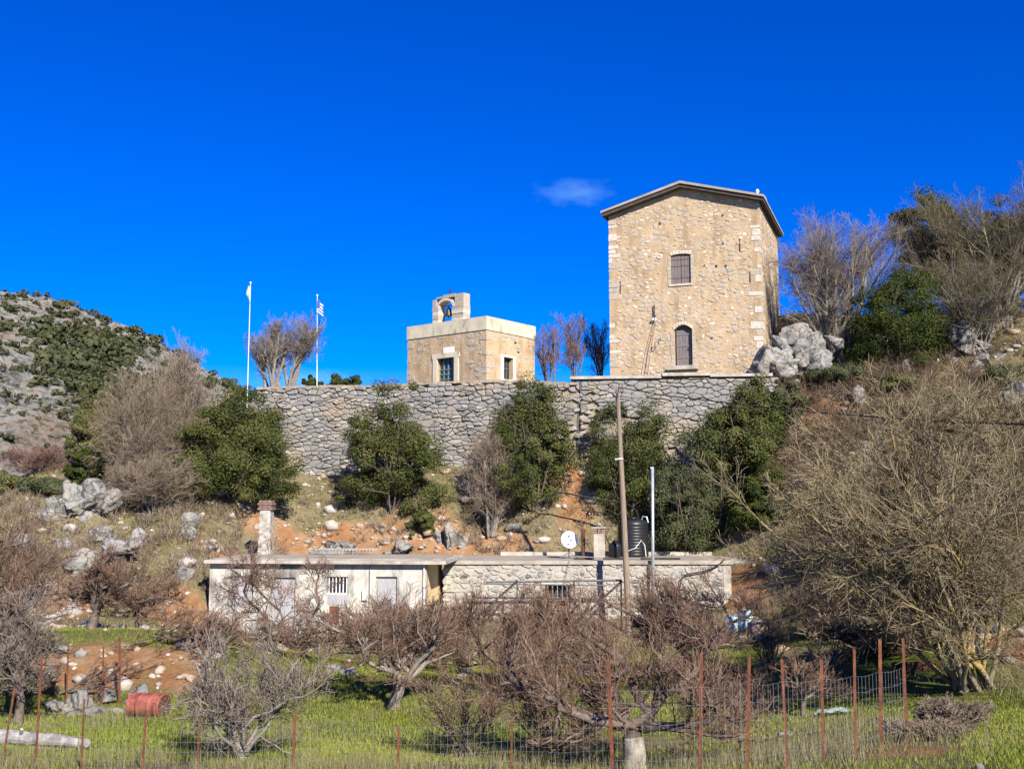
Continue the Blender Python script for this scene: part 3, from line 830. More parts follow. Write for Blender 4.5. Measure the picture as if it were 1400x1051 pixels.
    zc = ridge - (TWD - 0.6 - ua) * sl + th
    ch = MB().box(fr, TWD - 0.75, TWD - 0.1, 3.2, 3.9, zc - 0.5, zc + 0.62).build('chimney', M['concrete'], root)
    MB().box(fr, TWD - 0.82, TWD - 0.03, 3.12, 3.98, zc + 0.62, zc + 0.72).build('chimney_cap', M['concrete'], ch)
    # ironwork on the facade
    for (px, py0, py1) in ((848.5, 384, 401), (1012, 326, 343), (1026, 371, 386)):
        u, w0 = fr.hit(px, py1); _, w1 = fr.hit(px, py0)
        MB().box(fr, u - 0.02, u + 0.02, -0.05, 0.02, w0, w1).build('wall_anchor', M['rust_dark'], root)
    u, w = fr.hit(901.5, 351)
    MB().lathe(fr.p(u, 0.02, w), [(0.17, 0), (0.17, 0.05), (0.13, 0.08), (0.08, 0.08), (0.07, 0.03)], 14, axis=-fr.V).build('round_boss', M['quoin'], root)
    u, w = fr.hit(899, 470)
    MB().tube([fr.p(u - 0.1, 0, w - 0.25), fr.p(u - 0.1, -0.25, w - 0.25), fr.p(u - 0.1, -0.28, w + 0.05), fr.p(u + 0.08, -0.28, w + 0.05)], 0.025, 6).tube([fr.p(u + 0.1, 0, w + 0.3), fr.p(u + 0.22, -0.15, w + 0.28), fr.p(u + 0.22, -0.2, w + 0.12)], 0.022, 6).build('lamp_bracket', M['iron'], root)
    u, w0 = fr.hit(895, 436); _, w1 = fr.hit(896, 417)
    mast = MB().tube([fr.p(u, -0.12, w0), fr.p(u + 0.03, -0.14, w1)], 0.035, 6).box(fr, u - 0.06, u + 0.09, -0.14, 0, w0 + 0.15, w0 + 0.19).build('service_bracket', M['iron'], root)
    for du in (-0.06, 0.1):
        MB().lathe(fr.p(u + du, -0.2, w0 - 0.1), [(0.05, 0), (0.06, 0.07), (0.035, 0.1), (0.05, 0.15)], 8).build('insulator', M['marble'], mast)
    for (x0, y0, x1, y1) in ((894, 440, 882, 516), (897, 440, 887, 514)):
        a, b = fr.hit(x0, y0); c, d_ = fr.hit(x1, y1)
        MB().tube([fr.p(a, -0.1, b), fr.p((a + c) / 2 - 0.04, -0.25, (b + d_) / 2), fr.p(c, -0.35, d_)], 0.012, 4).build('service_wire', M['hose'], root)
    for px, py in ((988, 295), (902, 306), (988, 333), (962, 363), (979, 364), (992, 364), (973, 462)):
        u, w = fr.hit(px, py)
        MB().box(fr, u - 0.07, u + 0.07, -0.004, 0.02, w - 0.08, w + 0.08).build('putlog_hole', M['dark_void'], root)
build_tower()

# ------------------------------------------------------------------ chapel
CA = R(38)
cc = P(665, 460, 62.2)
def solve_len(fn, px, a=2.0, b=9.0):
    """length whose end is seen at photo column px"""
    for _ in range(40):
        m = (a + b) / 2; q = fn(m)
        yc = q[1] * math.cos(TILT) + (cc[2] - EYE) * math.sin(TILT)
        d = abs(700 + F * q[0] / yc - 665) - abs(px - 665)
        a, b = (m, b) if d < 0 else (a, m)
    return a
CH_F = solve_len(lambda L: (cc[0] - math.cos(CA) * L, cc[1] + math.sin(CA) * L), 557.5)
CH_S = solve_len(lambda L: (cc[0] + math.sin(CA) * L, cc[1] + math.cos(CA) * L), 731)
def build_chapel():
    WF, WS = CH_F, CH_S
    fr = Fr((cc[0] - math.cos(CA) * WF, cc[1] + math.sin(CA) * WF, 0), CA)
    sf = fr.side(WF)
    root = empty('chapel', fr.p(WF / 2, WS / 2, 12.1), 'small flat-roofed stone chapel with cream parapet and bell cote', 'chapel')
    _, wt = fr.hit(664.5, 432); _, wbnd = fr.hit(664.5, 450.5)
    rng = random.Random(31)
    d0, e0 = fr.hit(598, 523); d1, e1 = fr.hit(621.5, 488)
    door = (d0, d1, 11.9, e1)
    s0, t0 = sf.hit(688, 518); s1, t1 = sf.hit(701, 490)
    win = (s0, s1, t0, t1)
    wb = 11.8
    body = wall_with_holes(fr, 0, WF, wb, wbnd, 0, 0.45, [door])
    mb2 = wall_with_holes(sf, 0.45, WS, wb, wbnd, 0, 0.45, [win]); body.add(mb2.v, mb2.f)
    body.box(fr, 0, 0.45, 0.45, WS, wb, wbnd); body.box(fr, 0.45, WF - 0.45, WS - 0.45, WS, wb, wbnd)
    body.build('wall', M['mortar'], root)
    # parapet band and roof deck
    par = MB()
    e = 0.05
    par.box(fr, -e, WF + e, -e, 0.3, wbnd, wt); par.box(fr, -e, 0.3, 0.3, WS + e, wbnd, wt); par.box(fr, WF - 0.3, WF + e, 0.3, WS + e, wbnd, wt); par.box(fr, 0.3, WF - 0.3, WS - 0.3, WS + e, wbnd, wt)
    par.build('parapet', M['cream_band'], root)
    MB().box(fr, 0.3, WF - 0.3, 0.3, WS - 0.3, wbnd, wbnd + 0.12).build('roof', M['concrete'], root)
    # stones
    for f, L, holes, lim, sd, prob in ((fr, WF, [(door[0] - 0.5, door[1] + 0.5, 11, door[3] + 0.5)], 90, 32, 0.42), (sf, WS, [(win[0] - 0.3, win[1] + 0.3, win[2] - 0.3, win[3] + 0.3)], 60, 33, 0.3)):
        keep = []
        for p in cells(rng, 0.5, L - 0.3, 12.0, wbnd - 0.05, 0.46, 0.28, 0.4, 0.05):
            if in_holes(p, holes) or rng.random() > prob + (0.3 if cen(p)[0] > L - 1.4 and f is fr else 0): continue
            c = cen(p); s = rng.choice((0.5, 0.65, 0.8, 0.92)); keep.append([(c[0] + (u - c[0]) * s, c[1] + (w - c[1]) * s) for u, w in p])
        masonry(f, keep, M['tower_stone'], root, back=0.05, front=(0.004, 0.035), limit=lim, seed=sd, q=0.25, inset=0.8)
    w = 12.0; k = 0
    while w < wbnd - 0.25:
        h = rng.uniform(0.2, 0.42); ln = (0.56 if k % 2 else 0.34) * rng.uniform(0.7, 1.2); k += 1
        if rng.random() < 0.25: w += h; continue
        for (u0, u1, v1) in ((-0.02, ln * 0.9, 0.4), (WF - ln, WF + 0.02, 0.98 - ln)):
            MB().box(fr, u0, u1, -0.025, v1, w + 0.015, min(w + h, wbnd - 0.01) - 0.015).build('quoin', M['tower_stone'], root, center=True)
        w += h
    # door: cream frame, grid of panes
    fw = 0.34
    for u0, u1, w0, w1 in ((door[0] - fw, door[0] - 0.003, 12.0, door[3]), (door[1] + 0.003, door[1] + fw, 12.0, door[3]), (door[0] - fw - 0.08, door[1] + fw + 0.08, door[3] + 0.003, door[3] + 0.30)):
        MB().box(fr, u0, u1, -0.07, 0.2, w0, w1).build('door_surround', M['cream_band'], root)
    d = MB(); du = door[1] - door[0]
    MB().box(fr, door[0], door[1], 0.26, 0.29, door[2], door[3]).build('door_glass', M['glass_dark'], root)
    for i in range(5): 
        u = door[0] + du * i / 4; d.box(fr, max(u - 0.035, door[0]), min(u + 0.035, door[1]), 0.2, 0.262, 12.0, door[3])
    dd = d.build('door_bars', M['teal_paint'], root)
    d = MB()
    for i in range(6): d.box(fr, door[0], door[1], 0.185, 0.199, 12.3 + i * 0.30, 12.35 + i * 0.30)
    d.build('glazing_bar', M['teal_paint'], dd)
    a, b = fr.hit(600, 487); c, e2 = fr.hit(615, 474)
    a, b = fr.hit(606.5, 484.5); c, e2 = fr.hit(621, 473.5)
    MB().box(fr, a, c, -0.04, 0.02, b, e2).build('plaque', M['marble'], root)
    # side window
    for u0, u1, w0, w1 in ((win[0] - 0.3, win[0] - 0.003, win[2], win[3]), (win[1] + 0.003, win[1] + 0.22, win[2], win[3]), (win[0] - 0.3, win[1] + 0.22, win[3] + 0.003, win[3] + 0.12), (win[0] - 0.3, win[1] + 0.22, win[2] - 0.18, win[2] - 0.003)):
        MB().box(sf, u0, u1, -0.06, 0.15, w0, w1).build('window_surround', M['white_plaster'], root)
    wd = MB().box(sf, win[0], win[1], 0.28, 0.3, win[2], win[3]).build('window', M['glass_dark'], root)
    g = MB()
    for t in (0.33, 0.66): g.box(sf, win[0] + (win[1] - win[0]) * t - 0.02, win[0] + (win[1] - win[0]) * t + 0.02, 0.24, 0.279, win[2], win[3])
    g.box(sf, win[0], win[1], 0.22, 0.239, (win[2] + win[3]) / 2 - 0.03, (win[2] + win[3]) / 2 + 0.03)
    g.build('glazing_bar', M['frame_grey'], wd)
    for px, py in ((708, 479), (704, 466)):
        u, w = sf.hit(px, py); MB().box(sf, u - 0.1, u + 0.1, -0.12, 0.02, w - 0.09, w + 0.09).build('projecting_stone', M['tower_stone'], root)
    # bell cote on the front parapet
    b0, _ = fr.hit(594, 440, 0.6); b1, _ = fr.hit(637, 432, 0.6)
    vA, vB = 0.35, 1.05
    _, top = fr.hit(616, 405, 0.7)
    base = wt - 0.05
    cote = MB()
    pw = 0.42; o0, o1 = b0 + (b1 - b0) * 0.19, b1 - (b1 - b0) * 0.35
    crn = random.Random(5)
    # two piers of rough stones and an arch ring
    cot = MB().box(fr, b0, b1, vA, vB, base - 0.35, base + 0.12).build('bell_cote', M['tower_stone'], root)
    for (u0, u1) in ((b0 + 0.04, o0), (o1, b1 - 0.04)):
        w = base + 0.12; k = 0
        while w < top - 0.75 - 1e-6:
            h = min(crn.uniform(0.18, 0.28), top - 0.72 - w); 
            e = crn.uniform(-0.03, 0.03); k += 1
            MB().box(fr, u0 - 0.02 + e, u1 + 0.02 + e * 0.4, vA + 0.03 + crn.uniform(-0.02, 0.02), vB - 0.03 + crn.uniform(-0.02, 0.02), w + 0.004, w + h - 0.006).build('pier_stone', M['quoin'] if k % 2 else M['tower_stone'], cot, center=True)
            w += h
    n = 7; um, rw = (o0 + o1) / 2, (o1 - o0) / 2
    wz = top - 0.72
    for i in range(n):
        a0, a1 = math.pi * (i + 0.03) / n, math.pi * (i + 0.97) / n
        ring = [(um - math.cos(a0) * rw, wz + math.sin(a0) * 0.42), (um - math.cos(a1) * rw, wz + math.sin(a1) * 0.42), (um - math.cos(a1) * (rw + 0.16), wz + math.sin(a1) * 0.58), (um - math.cos(a0) * (rw + 0.16), wz + math.sin(a0) * 0.58)]
        MB().prism(fr, ring, vA + 0.02, vB - 0.02).build('arch_stone', M['quoin'], cot, center=True)
    # rough crown beside and over the arch
    crown = MB()
    uu = b0 + 0.04; 
    for (u0, u1, w0, w1) in ((b0 + 0.02, o0 - 0.17, wz, top - 0.15), (o1 + 0.17, b1 - 0.03, wz, top + 0.02), (o0 - 0.16, um - 0.2, wz + 0.585, top - 0.02), (um - 0.18, o1 + 0.16, wz + 0.585, top + 0.06)):
        if u1 > u0: MB().box(fr, u0, u1, vA + 0.05, vB - 0.05, w0 + 0.003, w1).build('crown_stone', M['tower_stone'], cot, center=True)
    bell = MB().lathe(fr.p(um, (vA + vB) / 2, wz - 0.52), [(0.27, 0), (0.255, 0.05), (0.20, 0.18), (0.165, 0.36), (0.15, 0.46), (0.10, 0.53), (0.03, 0.56), (0.03, 0.66)], 16).build('bell', M['bronze'], root, smooth=True)
    MB().tube([fr.p(um, (vA + vB) / 2, wz - 0.3), fr.p(um, (vA + vB) / 2, wz - 0.62)], [0.015, 0.045], 8).build('clapper', M['iron'], bell)
    MB().tube([fr.p(o0 - 0.05, (vA + vB) / 2, wz + 0.14), fr.p(o1 + 0.05, (vA + vB) / 2, wz + 0.14)], 0.04, 6).build('headstock', M['wood_grey'], bell)
    q = fr.p(um + 0.1, (vA + vB) / 2, top + 0.03)
    MB().box(Fr(q, CA), -0.025, 0.025, -0.025, 0.025, 0, 0.48).box(Fr(q, CA), -0.15, -0.027, -0.02, 0.02, 0.27, 0.32).box(Fr(q, CA), 0.027, 0.15, -0.02, 0.02, 0.27, 0.32).build('cross', M['iron'], cot)
build_chapel()

# ------------------------------------------------------------------ cream house
HA = R(5)
hc = P(583, 800, 47)
HW, HD = 9.75, 4.4
house_fr = Fr((hc[0] - math.cos(HA) * HW, hc[1] + math.sin(HA) * HW, 0), HA)
def build_house():
    fr = house_fr; sf = fr.side(HW)
    root = empty('cream_house', fr.p(HW / 2, HD / 2, 0), 'low cream plastered house with flat concrete roof and grey doors', 'house')
    _, wt = fr.hit(430, 770)
    hole = lambda x0, y0, x1, y1: (fr.hit(x0, y0)[0], fr.hit(x1, y0)[0], fr.hit(x0, y1)[1], fr.hit(x0, y0)[1])
    shut = hole(314, 787, 343, 832); mid = hole(372, 789, 404, 868); win = hole(447, 788, 476, 812); door = hole(514, 788, 543, 868)
    # split the front vertically at each opening
    body = MB(); u = 0
    z0, z1 = -1.5, wt
    for h in (shut, mid, win, door):
        body.box(fr, u, h[0], 0, 0.3, z0, z1)
        if h[2] > z0: body.box(fr, h[0], h[1], 0, 0.3, z0, h[2])
        body.box(fr, h[0], h[1], 0, 0.3, h[3], z1); u = h[1]
    body.box(fr, u, HW, 0, 0.3, z0, z1)
    body.box(fr, 0, 0.3, 0.3, HD, z0, z1); body.box(fr, 0.3, HW - 0.3, HD - 0.3, HD, z0, z1)
    body.build('wall', M['cream'], root)
    MB().box(fr, HW - 0.3, HW, 0.302, HD, z0, z1).build('side_wall', M['yellow_plaster'], root)
    rf = MB().box(fr, -0.15, HW + 0.9, -0.35, HD + 1.2, wt, wt + 0.15).build('roof', M['concrete'], root)
    MB().box(fr, 0.05, HW + 0.6, 0.3, 0.303 + HD, wt + 0.15, wt + 0.20).build('roof_screed', M['roof_concrete'], rf)
    # corrugated sheet lying at the back edge
    sh = MB(); u0, _ = fr.hit(430, 757, HD); u1, _ = fr.hit(512, 757, HD)
    n = 36
    pts = [(u0 + (u1 - u0) * i / n, wt + 0.42 + (0.035 if i % 2 else -0.035)) for i in range(n + 1)]
    sh.prism(fr, pts + [(a, b - 0.02) for a, b in pts[::-1]], HD - 0.3, HD + 1.1)
    sh.build('corrugated_sheet', M['corrugated'], root)
    # openings
    MB().box(fr, shut[0], shut[1], 0.10, 0.14, shut[2], shut[3]).build('shutter', M['blue_door'], root)
    for h, nm in ((mid, 'door'), (door, 'door')):
        d = MB().box(fr, h[0], h[1], 0.12, 0.16, h[2], h[3]).build(nm, M['blue_door'], root)
        for t in (0.28, 0.72):
            MB().box(fr, h[0] + 0.06, (h[0] + h[1]) / 2 - 0.04, 0.095, 0.12, h[2] + (h[3] - h[2]) * (t - 0.2), h[2] + (h[3] - h[2]) * (t + 0.2)).build('door_panel', M['blue_door'], d)
            MB().box(fr, (h[0] + h[1]) / 2 + 0.04, h[1] - 0.06, 0.095, 0.12, h[2] + (h[3] - h[2]) * (t - 0.2), h[2] + (h[3] - h[2]) * (t + 0.2)).build('door_panel', M['blue_door'], d)
        MB().box(fr, h[1] - 0.16, h[1] - 0.11, 0.05, 0.12, h[2] + 1.15, h[2] + 1.25).build('handle', M['iron'], d)
    w = MB().box(fr, win[0], win[1], 0.2, 0.22, win[2], win[3]).build('window', M['glass_dark'], root)
    for i in range(6):
        u = win[0] + (win[1] - win[0]) * (i + 0.5) / 6
        MB().tube([fr.p(u, 0.1, win[2]), fr.p(u, 0.1, win[3])], 0.028, 6).build('window_bar', M['white_metal'], w)
    MB().box(fr, win[0] - 0.02, win[1] + 0.02, 0.09, 0.12, win[2] - 0.0, win[2] + 0.06).build('window_sill', M['white_plaster'], w)
    # two panels under the barred window: grey below, rusty lower sheet
    a = hole(449, 813, 476, 826)
    MB().box(fr, a[0], a[1], -0.03, -0.004, a[2], a[3]).build('panel', M['blue_door'], root)
    a = hole(451, 828, 464, 852)
    MB().box(fr, a[0], a[1], -0.04, -0.004, a[2], a[3]).build('rusty_sheet', M['rust'], root)
    # meter box and conduit
    a = hole(496, 806, 503, 820)
    MB().box(fr, a[0], a[1], -0.12, -0.004, a[2], a[3]).build('meter_box', M['white_plaster'], root)
    u = fr.hit(505.5, 780)[0]
    MB().tube([fr.p(u, -0.03, fr.hit(505, 830)[1]), fr.p(u, -0.03, wt - 0.02)], 0.018, 6).build('conduit', M['frame_grey'], root)
    u = fr.hit(580, 800)[0]
    MB().tube([fr.p(u, -0.06, 0), fr.p(u, -0.06, wt - 0.05)], 0.05, 8).build('downpipe', M['white_plaster'], root)
    # chimney
    q0 = P(352, 755, 52); q1 = P(370, 755, 52)
    f2 = Fr((q0[0], q0[1], 0), HA); w = q1[0] - q0[0]; zt = P(360, 697, 52)[2]
    ch = MB().prism(f2, [(0, wt + 0.2), (w, wt + 0.2), (w - 0.05, zt), (0.07, zt)], 0, 0.55).build('chimney', M['whitewash'], root)
    z = zt
    for k in range(4):
        o = 0.05 if k % 2 == 0 else 0.0
        for i in range(3):
            ww = (w + 2 * o) / 3
            MB().box(f2, -o + ww * i + 0.01, -o + ww * (i + 1) - 0.01, -o, 0.55 + o, z + 0.01, z + 0.11).build('brick', M['brick'], ch, center=True)
        z += 0.118
build_house()

# ------------------------------------------------------------------ stone house
sA = P(607, 800, 50.4); sB = P(999, 800, 50.4)
def build_stone_house():
    fr = Fr((sA[0], sA[1], 0), 0); L = sB[0] - sA[0]; D = 5.6
    root = empty('stone_house', fr.p(L / 2, D / 2, 0), 'low rough stone house with flat roof carrying the black tank', 'house')
    _, wt = fr.hit(800, 771)
    rng = random.Random(41)
    hh = (fr.hit(745, 800)[0], fr.hit(780, 800)[0], fr.hit(760, 817)[1], fr.hit(760, 799)[1])
    dr = (fr.hit(765, 800)[0], fr.hit(779, 800)[0], -0.2, fr.hit(760, 817)[1])
    hole2 = (dr[0], dr[1], -0.4, dr[3]); 
    body = MB()
    body.box(fr, 0, L, 0, 0.5, hh[3], wt); body.box(fr, 0, hh[0], 0, 0.5, hh[2], hh[3]); body.box(fr, hh[1], L, 0, 0.5, hh[2], hh[3])
    body.box(fr, 0, dr[0], 0, 0.5, -1.5, hh[2]); body.box(fr, dr[1], L, 0, 0.5, -1.5, hh[2])
    body.box(fr, 0, 0.5, 0.5, D, -0.5, wt); body.box(fr, L - 0.5, L, 0.5, D, -0.5, wt); body.box(fr, 0.5, L - 0.5, D - 0.5, D, -0.5, wt)
    body.build('wall', M['house_mortar'], root)
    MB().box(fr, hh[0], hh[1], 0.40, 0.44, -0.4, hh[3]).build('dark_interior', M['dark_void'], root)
    d = MB().box(fr, dr[0] + 0.01, dr[1] - 0.01, 0.20, 0.25, -0.2, dr[3] + 0.02).build('door', M['wood_red'], root)
    MB().box(fr, hh[0] - 0.2, hh[1] + 0.15, -0.03, 0.3, hh[3] + 0.003, hh[3] + 0.16).build('lintel', M['concrete'], root)
    for i in range(5):
        u = hh[0] + (hh[1] - hh[0]) * (i + 0.6) / 5.3
        MB().tube([fr.p(u, 0.08, hh[2]), fr.p(u, 0.08, hh[3])], 0.022, 6).build('window_bar', M['galv'], root)
    keep = []
    for p in cells(rng, 0.02, L - 0.35, -0.1, wt, 0.30, 0.18, 0.5, 0.03, 0.22):
        if in_holes(p, [(hh[0] - 0.05, hh[1] + 0.05, hh[2], hh[3] + 0.2), (dr[0] - 0.05, dr[1] + 0.05, -1, dr[3] + 0.1)]) or area(p) < 0.015: continue
        c = cen(p); s = rng.choice((0.75, 0.85, 0.95, 1.0)); keep.append([(c[0] + (u - c[0]) * s, c[1] + (w - c[1]) * s) for u, w in p])
    masonry(fr, keep, M['house_stone'], root, back=0.06, front=(0.01, 0.07), limit=300, seed=42, tilt=0.14, q=0.16)
    # whitewashed quoins at the left corner
    w = 0.0; k = 0
    while w < wt - 0.3:
        h = rng.uniform(0.3, 0.5); k += 1
        ln = 0.55 if k % 2 else 0.35
        MB().prism(fr, [(-0.03, w + 0.02), (ln - 0.04, w + 0.02), (ln, w + 0.1), (ln - 0.03, w + h - 0.04), (0.02, w + h - 0.02), (-0.06, w + h / 2)], -0.09, 0.3).build('quoin', M['whitewash'], root, center=True)
        w += h
    MB().box(fr, L - 0.34, L + 0.03, -0.03, 0.4, -0.3, wt).build('corner_pillar', M['concrete'], root)
    rf = MB().box(fr, 0.05, L + 0.12, -0.12, D + 0.2, wt, wt + 0.17).build('roof', M['roof_concrete'], root)
    MB().box(fr, L + 0.13, L + 0.9, 0.3, D + 0.2, wt + 0.02, wt + 0.14).build('roof_overhang', M['concrete'], rf)
    MB().box(fr, 2.6, L + 0.1, D - 0.55, D + 0.18, wt + 0.17, wt + 0.34).build('roof_kerb', M['concrete'], rf)
    return fr, L, D, wt + 0.17
SH_FR, SH_L, SH_D, SH_Z = build_stone_house()

# ------------------------------------------------------------------ things on the roof
def build_roof_things():
    Z = SH_Z
    # water tank
    a = P(844, 750, 54.4); b = P(886, 750, 54.4); r = (b[0] - a[0]) / 2; c = np.array([(a[0] + b[0]) / 2, 54.4 - 0.2, Z])
    H = P(860, 709, 54.4)[2] - Z
    prof = [(r * 0.97, 0.0)]
    n = 11
    for i in range(n):
        h0 = 0.04 + (H * 0.86) * i / n; h1 = 0.04 + (H * 0.86) * (i + 1) / n
        prof += [(r * 0.965, h0), (r, h0 + (h1 - h0) * 0.3), (r, h0 + (h1 - h0) * 0.75)]
    prof += [(r * 0.97, H * 0.9), (r * 0.9, H * 0.95), (r * 0.5, H), (r * 0.3, H)]
    t = empty('water_tank', c, 'big ribbed black plastic water tank on the stone house roof', 'water tank')
    MB().lathe(c, prof, 40).build('tank_body', M['black_plastic'], t, smooth=True)
    MB().lathe(c + (0, 0, H), [(r * 0.3, 0), (r * 0.3, 0.07), (r * 0.2, 0.1), (0.02, 0.11)], 20).build('lid', M['black_plastic'], t, smooth=True)
    MB().tube([c + (r * 0.55, -0.2, H * 0.97), c + (r * 0.6, -0.25, H + 0.12), c + (r * 0.85, -0.3, H + 0.10), c + (r * 0.95, -0.35, H * 0.9)], 0.04, 6).build('inlet_pipe', M['galv'], t)
    MB().tube([c + (-r * 0.5, -r * 0.95, 0.3), c + (0.0, -r - 0.12, 0.45), c + (r * 0.4, -r - 0.1, 0.85), c + (r * 0.62, -r - 0.08, 0.6), c + (r * 0.7, -r - 0.05, 0.05)], 0.018, 6).build('outlet_hose', M['white_metal'], t)
    # small black drum beside it
    q = P(841, 753, 53.6); q[2] = Z
    d = empty('plastic_drum', q, 'small black plastic drum beside the big water tank', 'drum')
    MB().lathe(q, [(0.30, 0), (0.33, 0.05), (0.33, 0.55), (0.30, 0.66), (0.16, 0.72), (0.12, 0.80)], 20).build('drum_body', M['black_plastic'], d, smooth=True)
    MB().lathe(q + (0, 0, 0.80), [(0.10, 0), (0.10, 0.05)], 12).build('cap', M['black_plastic'], d)
    # chimney with brick cap
    a = P(812, 757, 53.8); b = P(827, 757, 53.8); w = b[0] - a[0]
    f = Fr((a[0], a[1], 0), R(6)); zt = P(820, 729, 53.8)[2]
    ch = empty('roof_chimney', f.p(w / 2, w / 2, Z), 'square grey rendered chimney with brick cap beside the satellite dish', 'chimney')
    MB().box(f, 0, w, 0, w, Z, zt).build('shaft', M['concrete'], ch)
    z = zt
    for k in range(2):
        for (u0, u1, v0, v1) in ((-0.03, 0.16, -0.03, w), (w - 0.16, w + 0.03, 0.0, w + 0.03), (0.2, w - 0.2, -0.03, 0.14), (0.0, w - 0.18, w - 0.14, w + 0.03)):
            MB().box(f, u0, u1, v0, v1, z + 0.005, z + 0.12).build('brick', M['brick'], ch, center=True)
        z += 0.125
    MB().box(f, -0.06, w + 0.06, -0.06, w + 0.06, z + 0.005, z + 0.07).build('cap_slab', M['concrete'], ch)
    # thin dark upright tube with a cap
    q = P(797.5, 757, 54.8); q[2] = Z
    sp = empty('dark_tube', q, 'thin dark upright capped tube left of the roof chimney', 'stove pipe')
    zt = P(797, 727, 54.8)[2]
    MB().tube([q, (q[0], q[1], zt)], 0.10, 10).build('pipe', M['rust_dark'], sp)
    MB().lathe((q[0], q[1], zt), [(0.16, 0.03), (0.18, 0.06), (0.02, 0.18)], 12).build('tube_cap', M['rust_dark'], sp)
    # satellite dish
    c = P(778, 738, 52.2); n = np.array([0.18, -0.95, 0.28]); n /= np.linalg.norm(n)
    s = empty('satellite_dish', (c[0], c[1] + 0.15, Z), 'round white satellite dish standing on the stone house roof', 'satellite dish')
    rr = 0.42
    prof = [(0.02, 0.0)] + [(rr * t, 0.10 * t * t) for t in (0.25, 0.5, 0.75, 0.95, 1.0)] + [(rr * 1.0, 0.085), (rr * 0.75, 0.04), (rr * 0.4, 0.0), (0.05, -0.02)]
    m = MB()
    m.lathe(c, prof, 28, axis=n); m.build('reflector', M['white_metal'], s)
    lnb = c + n * 0.48 + np.array([0, 0, -0.12])
    arm = MB().tube([c - np.array([0, 0, 0.38]) + n * 0.06, lnb], 0.016, 6).build('feed_arm', M['frame_grey'], s)
    MB().tube([lnb, lnb - n * 0.12 + np.array([0, 0, 0.03])], [0.035, 0.05], 8).build('receiver', M['frame_grey'], arm)
    MB().lathe(c + n * 0.03 + np.array([0, 0, 0.2]), [(0.045, 0.0), (0.045, 0.012)], 10, axis=n).build('emblem_disc', M['hose'], s)
    MB().tube([(c[0], c[1] + 0.15, Z), (c[0], c[1] + 0.15, c[2])], 0.03, 8).build('mast', M['frame_grey'], s)
    for dx, dy in ((-0.45, -0.1), (0.45, 0.0), (0.05, 0.5)):
        MB().tube([(c[0] + dx, c[1] + dy, Z + 0.02), (c[0], c[1] + 0.15, Z + 0.3)], 0.018, 6).build('strut', M['frame_grey'], s)
    # dark pipes lying at the front edge
    for x0, x1, lab in ((785, 812, 'short black pipe lying on the roof left of the chimney'), (825, 856, 'black pipe lying on the roof edge below the water tank'), (876, 930, 'long black pipe lying on the roof right of the metal pole')):
        a = P(x0, 762, 51.3); b = P(x1, 762, 51.3); a[2] = b[2] = Z + 0.045
        o = MB().tube([a, (a + b) / 2 + (0, 0.1, 0), b], 0.045, 8).build('water_pipe', M['hose'])
        tag(o, lab, 'pipe', 'pipes lying on the stone house roof')
build_roof_things()

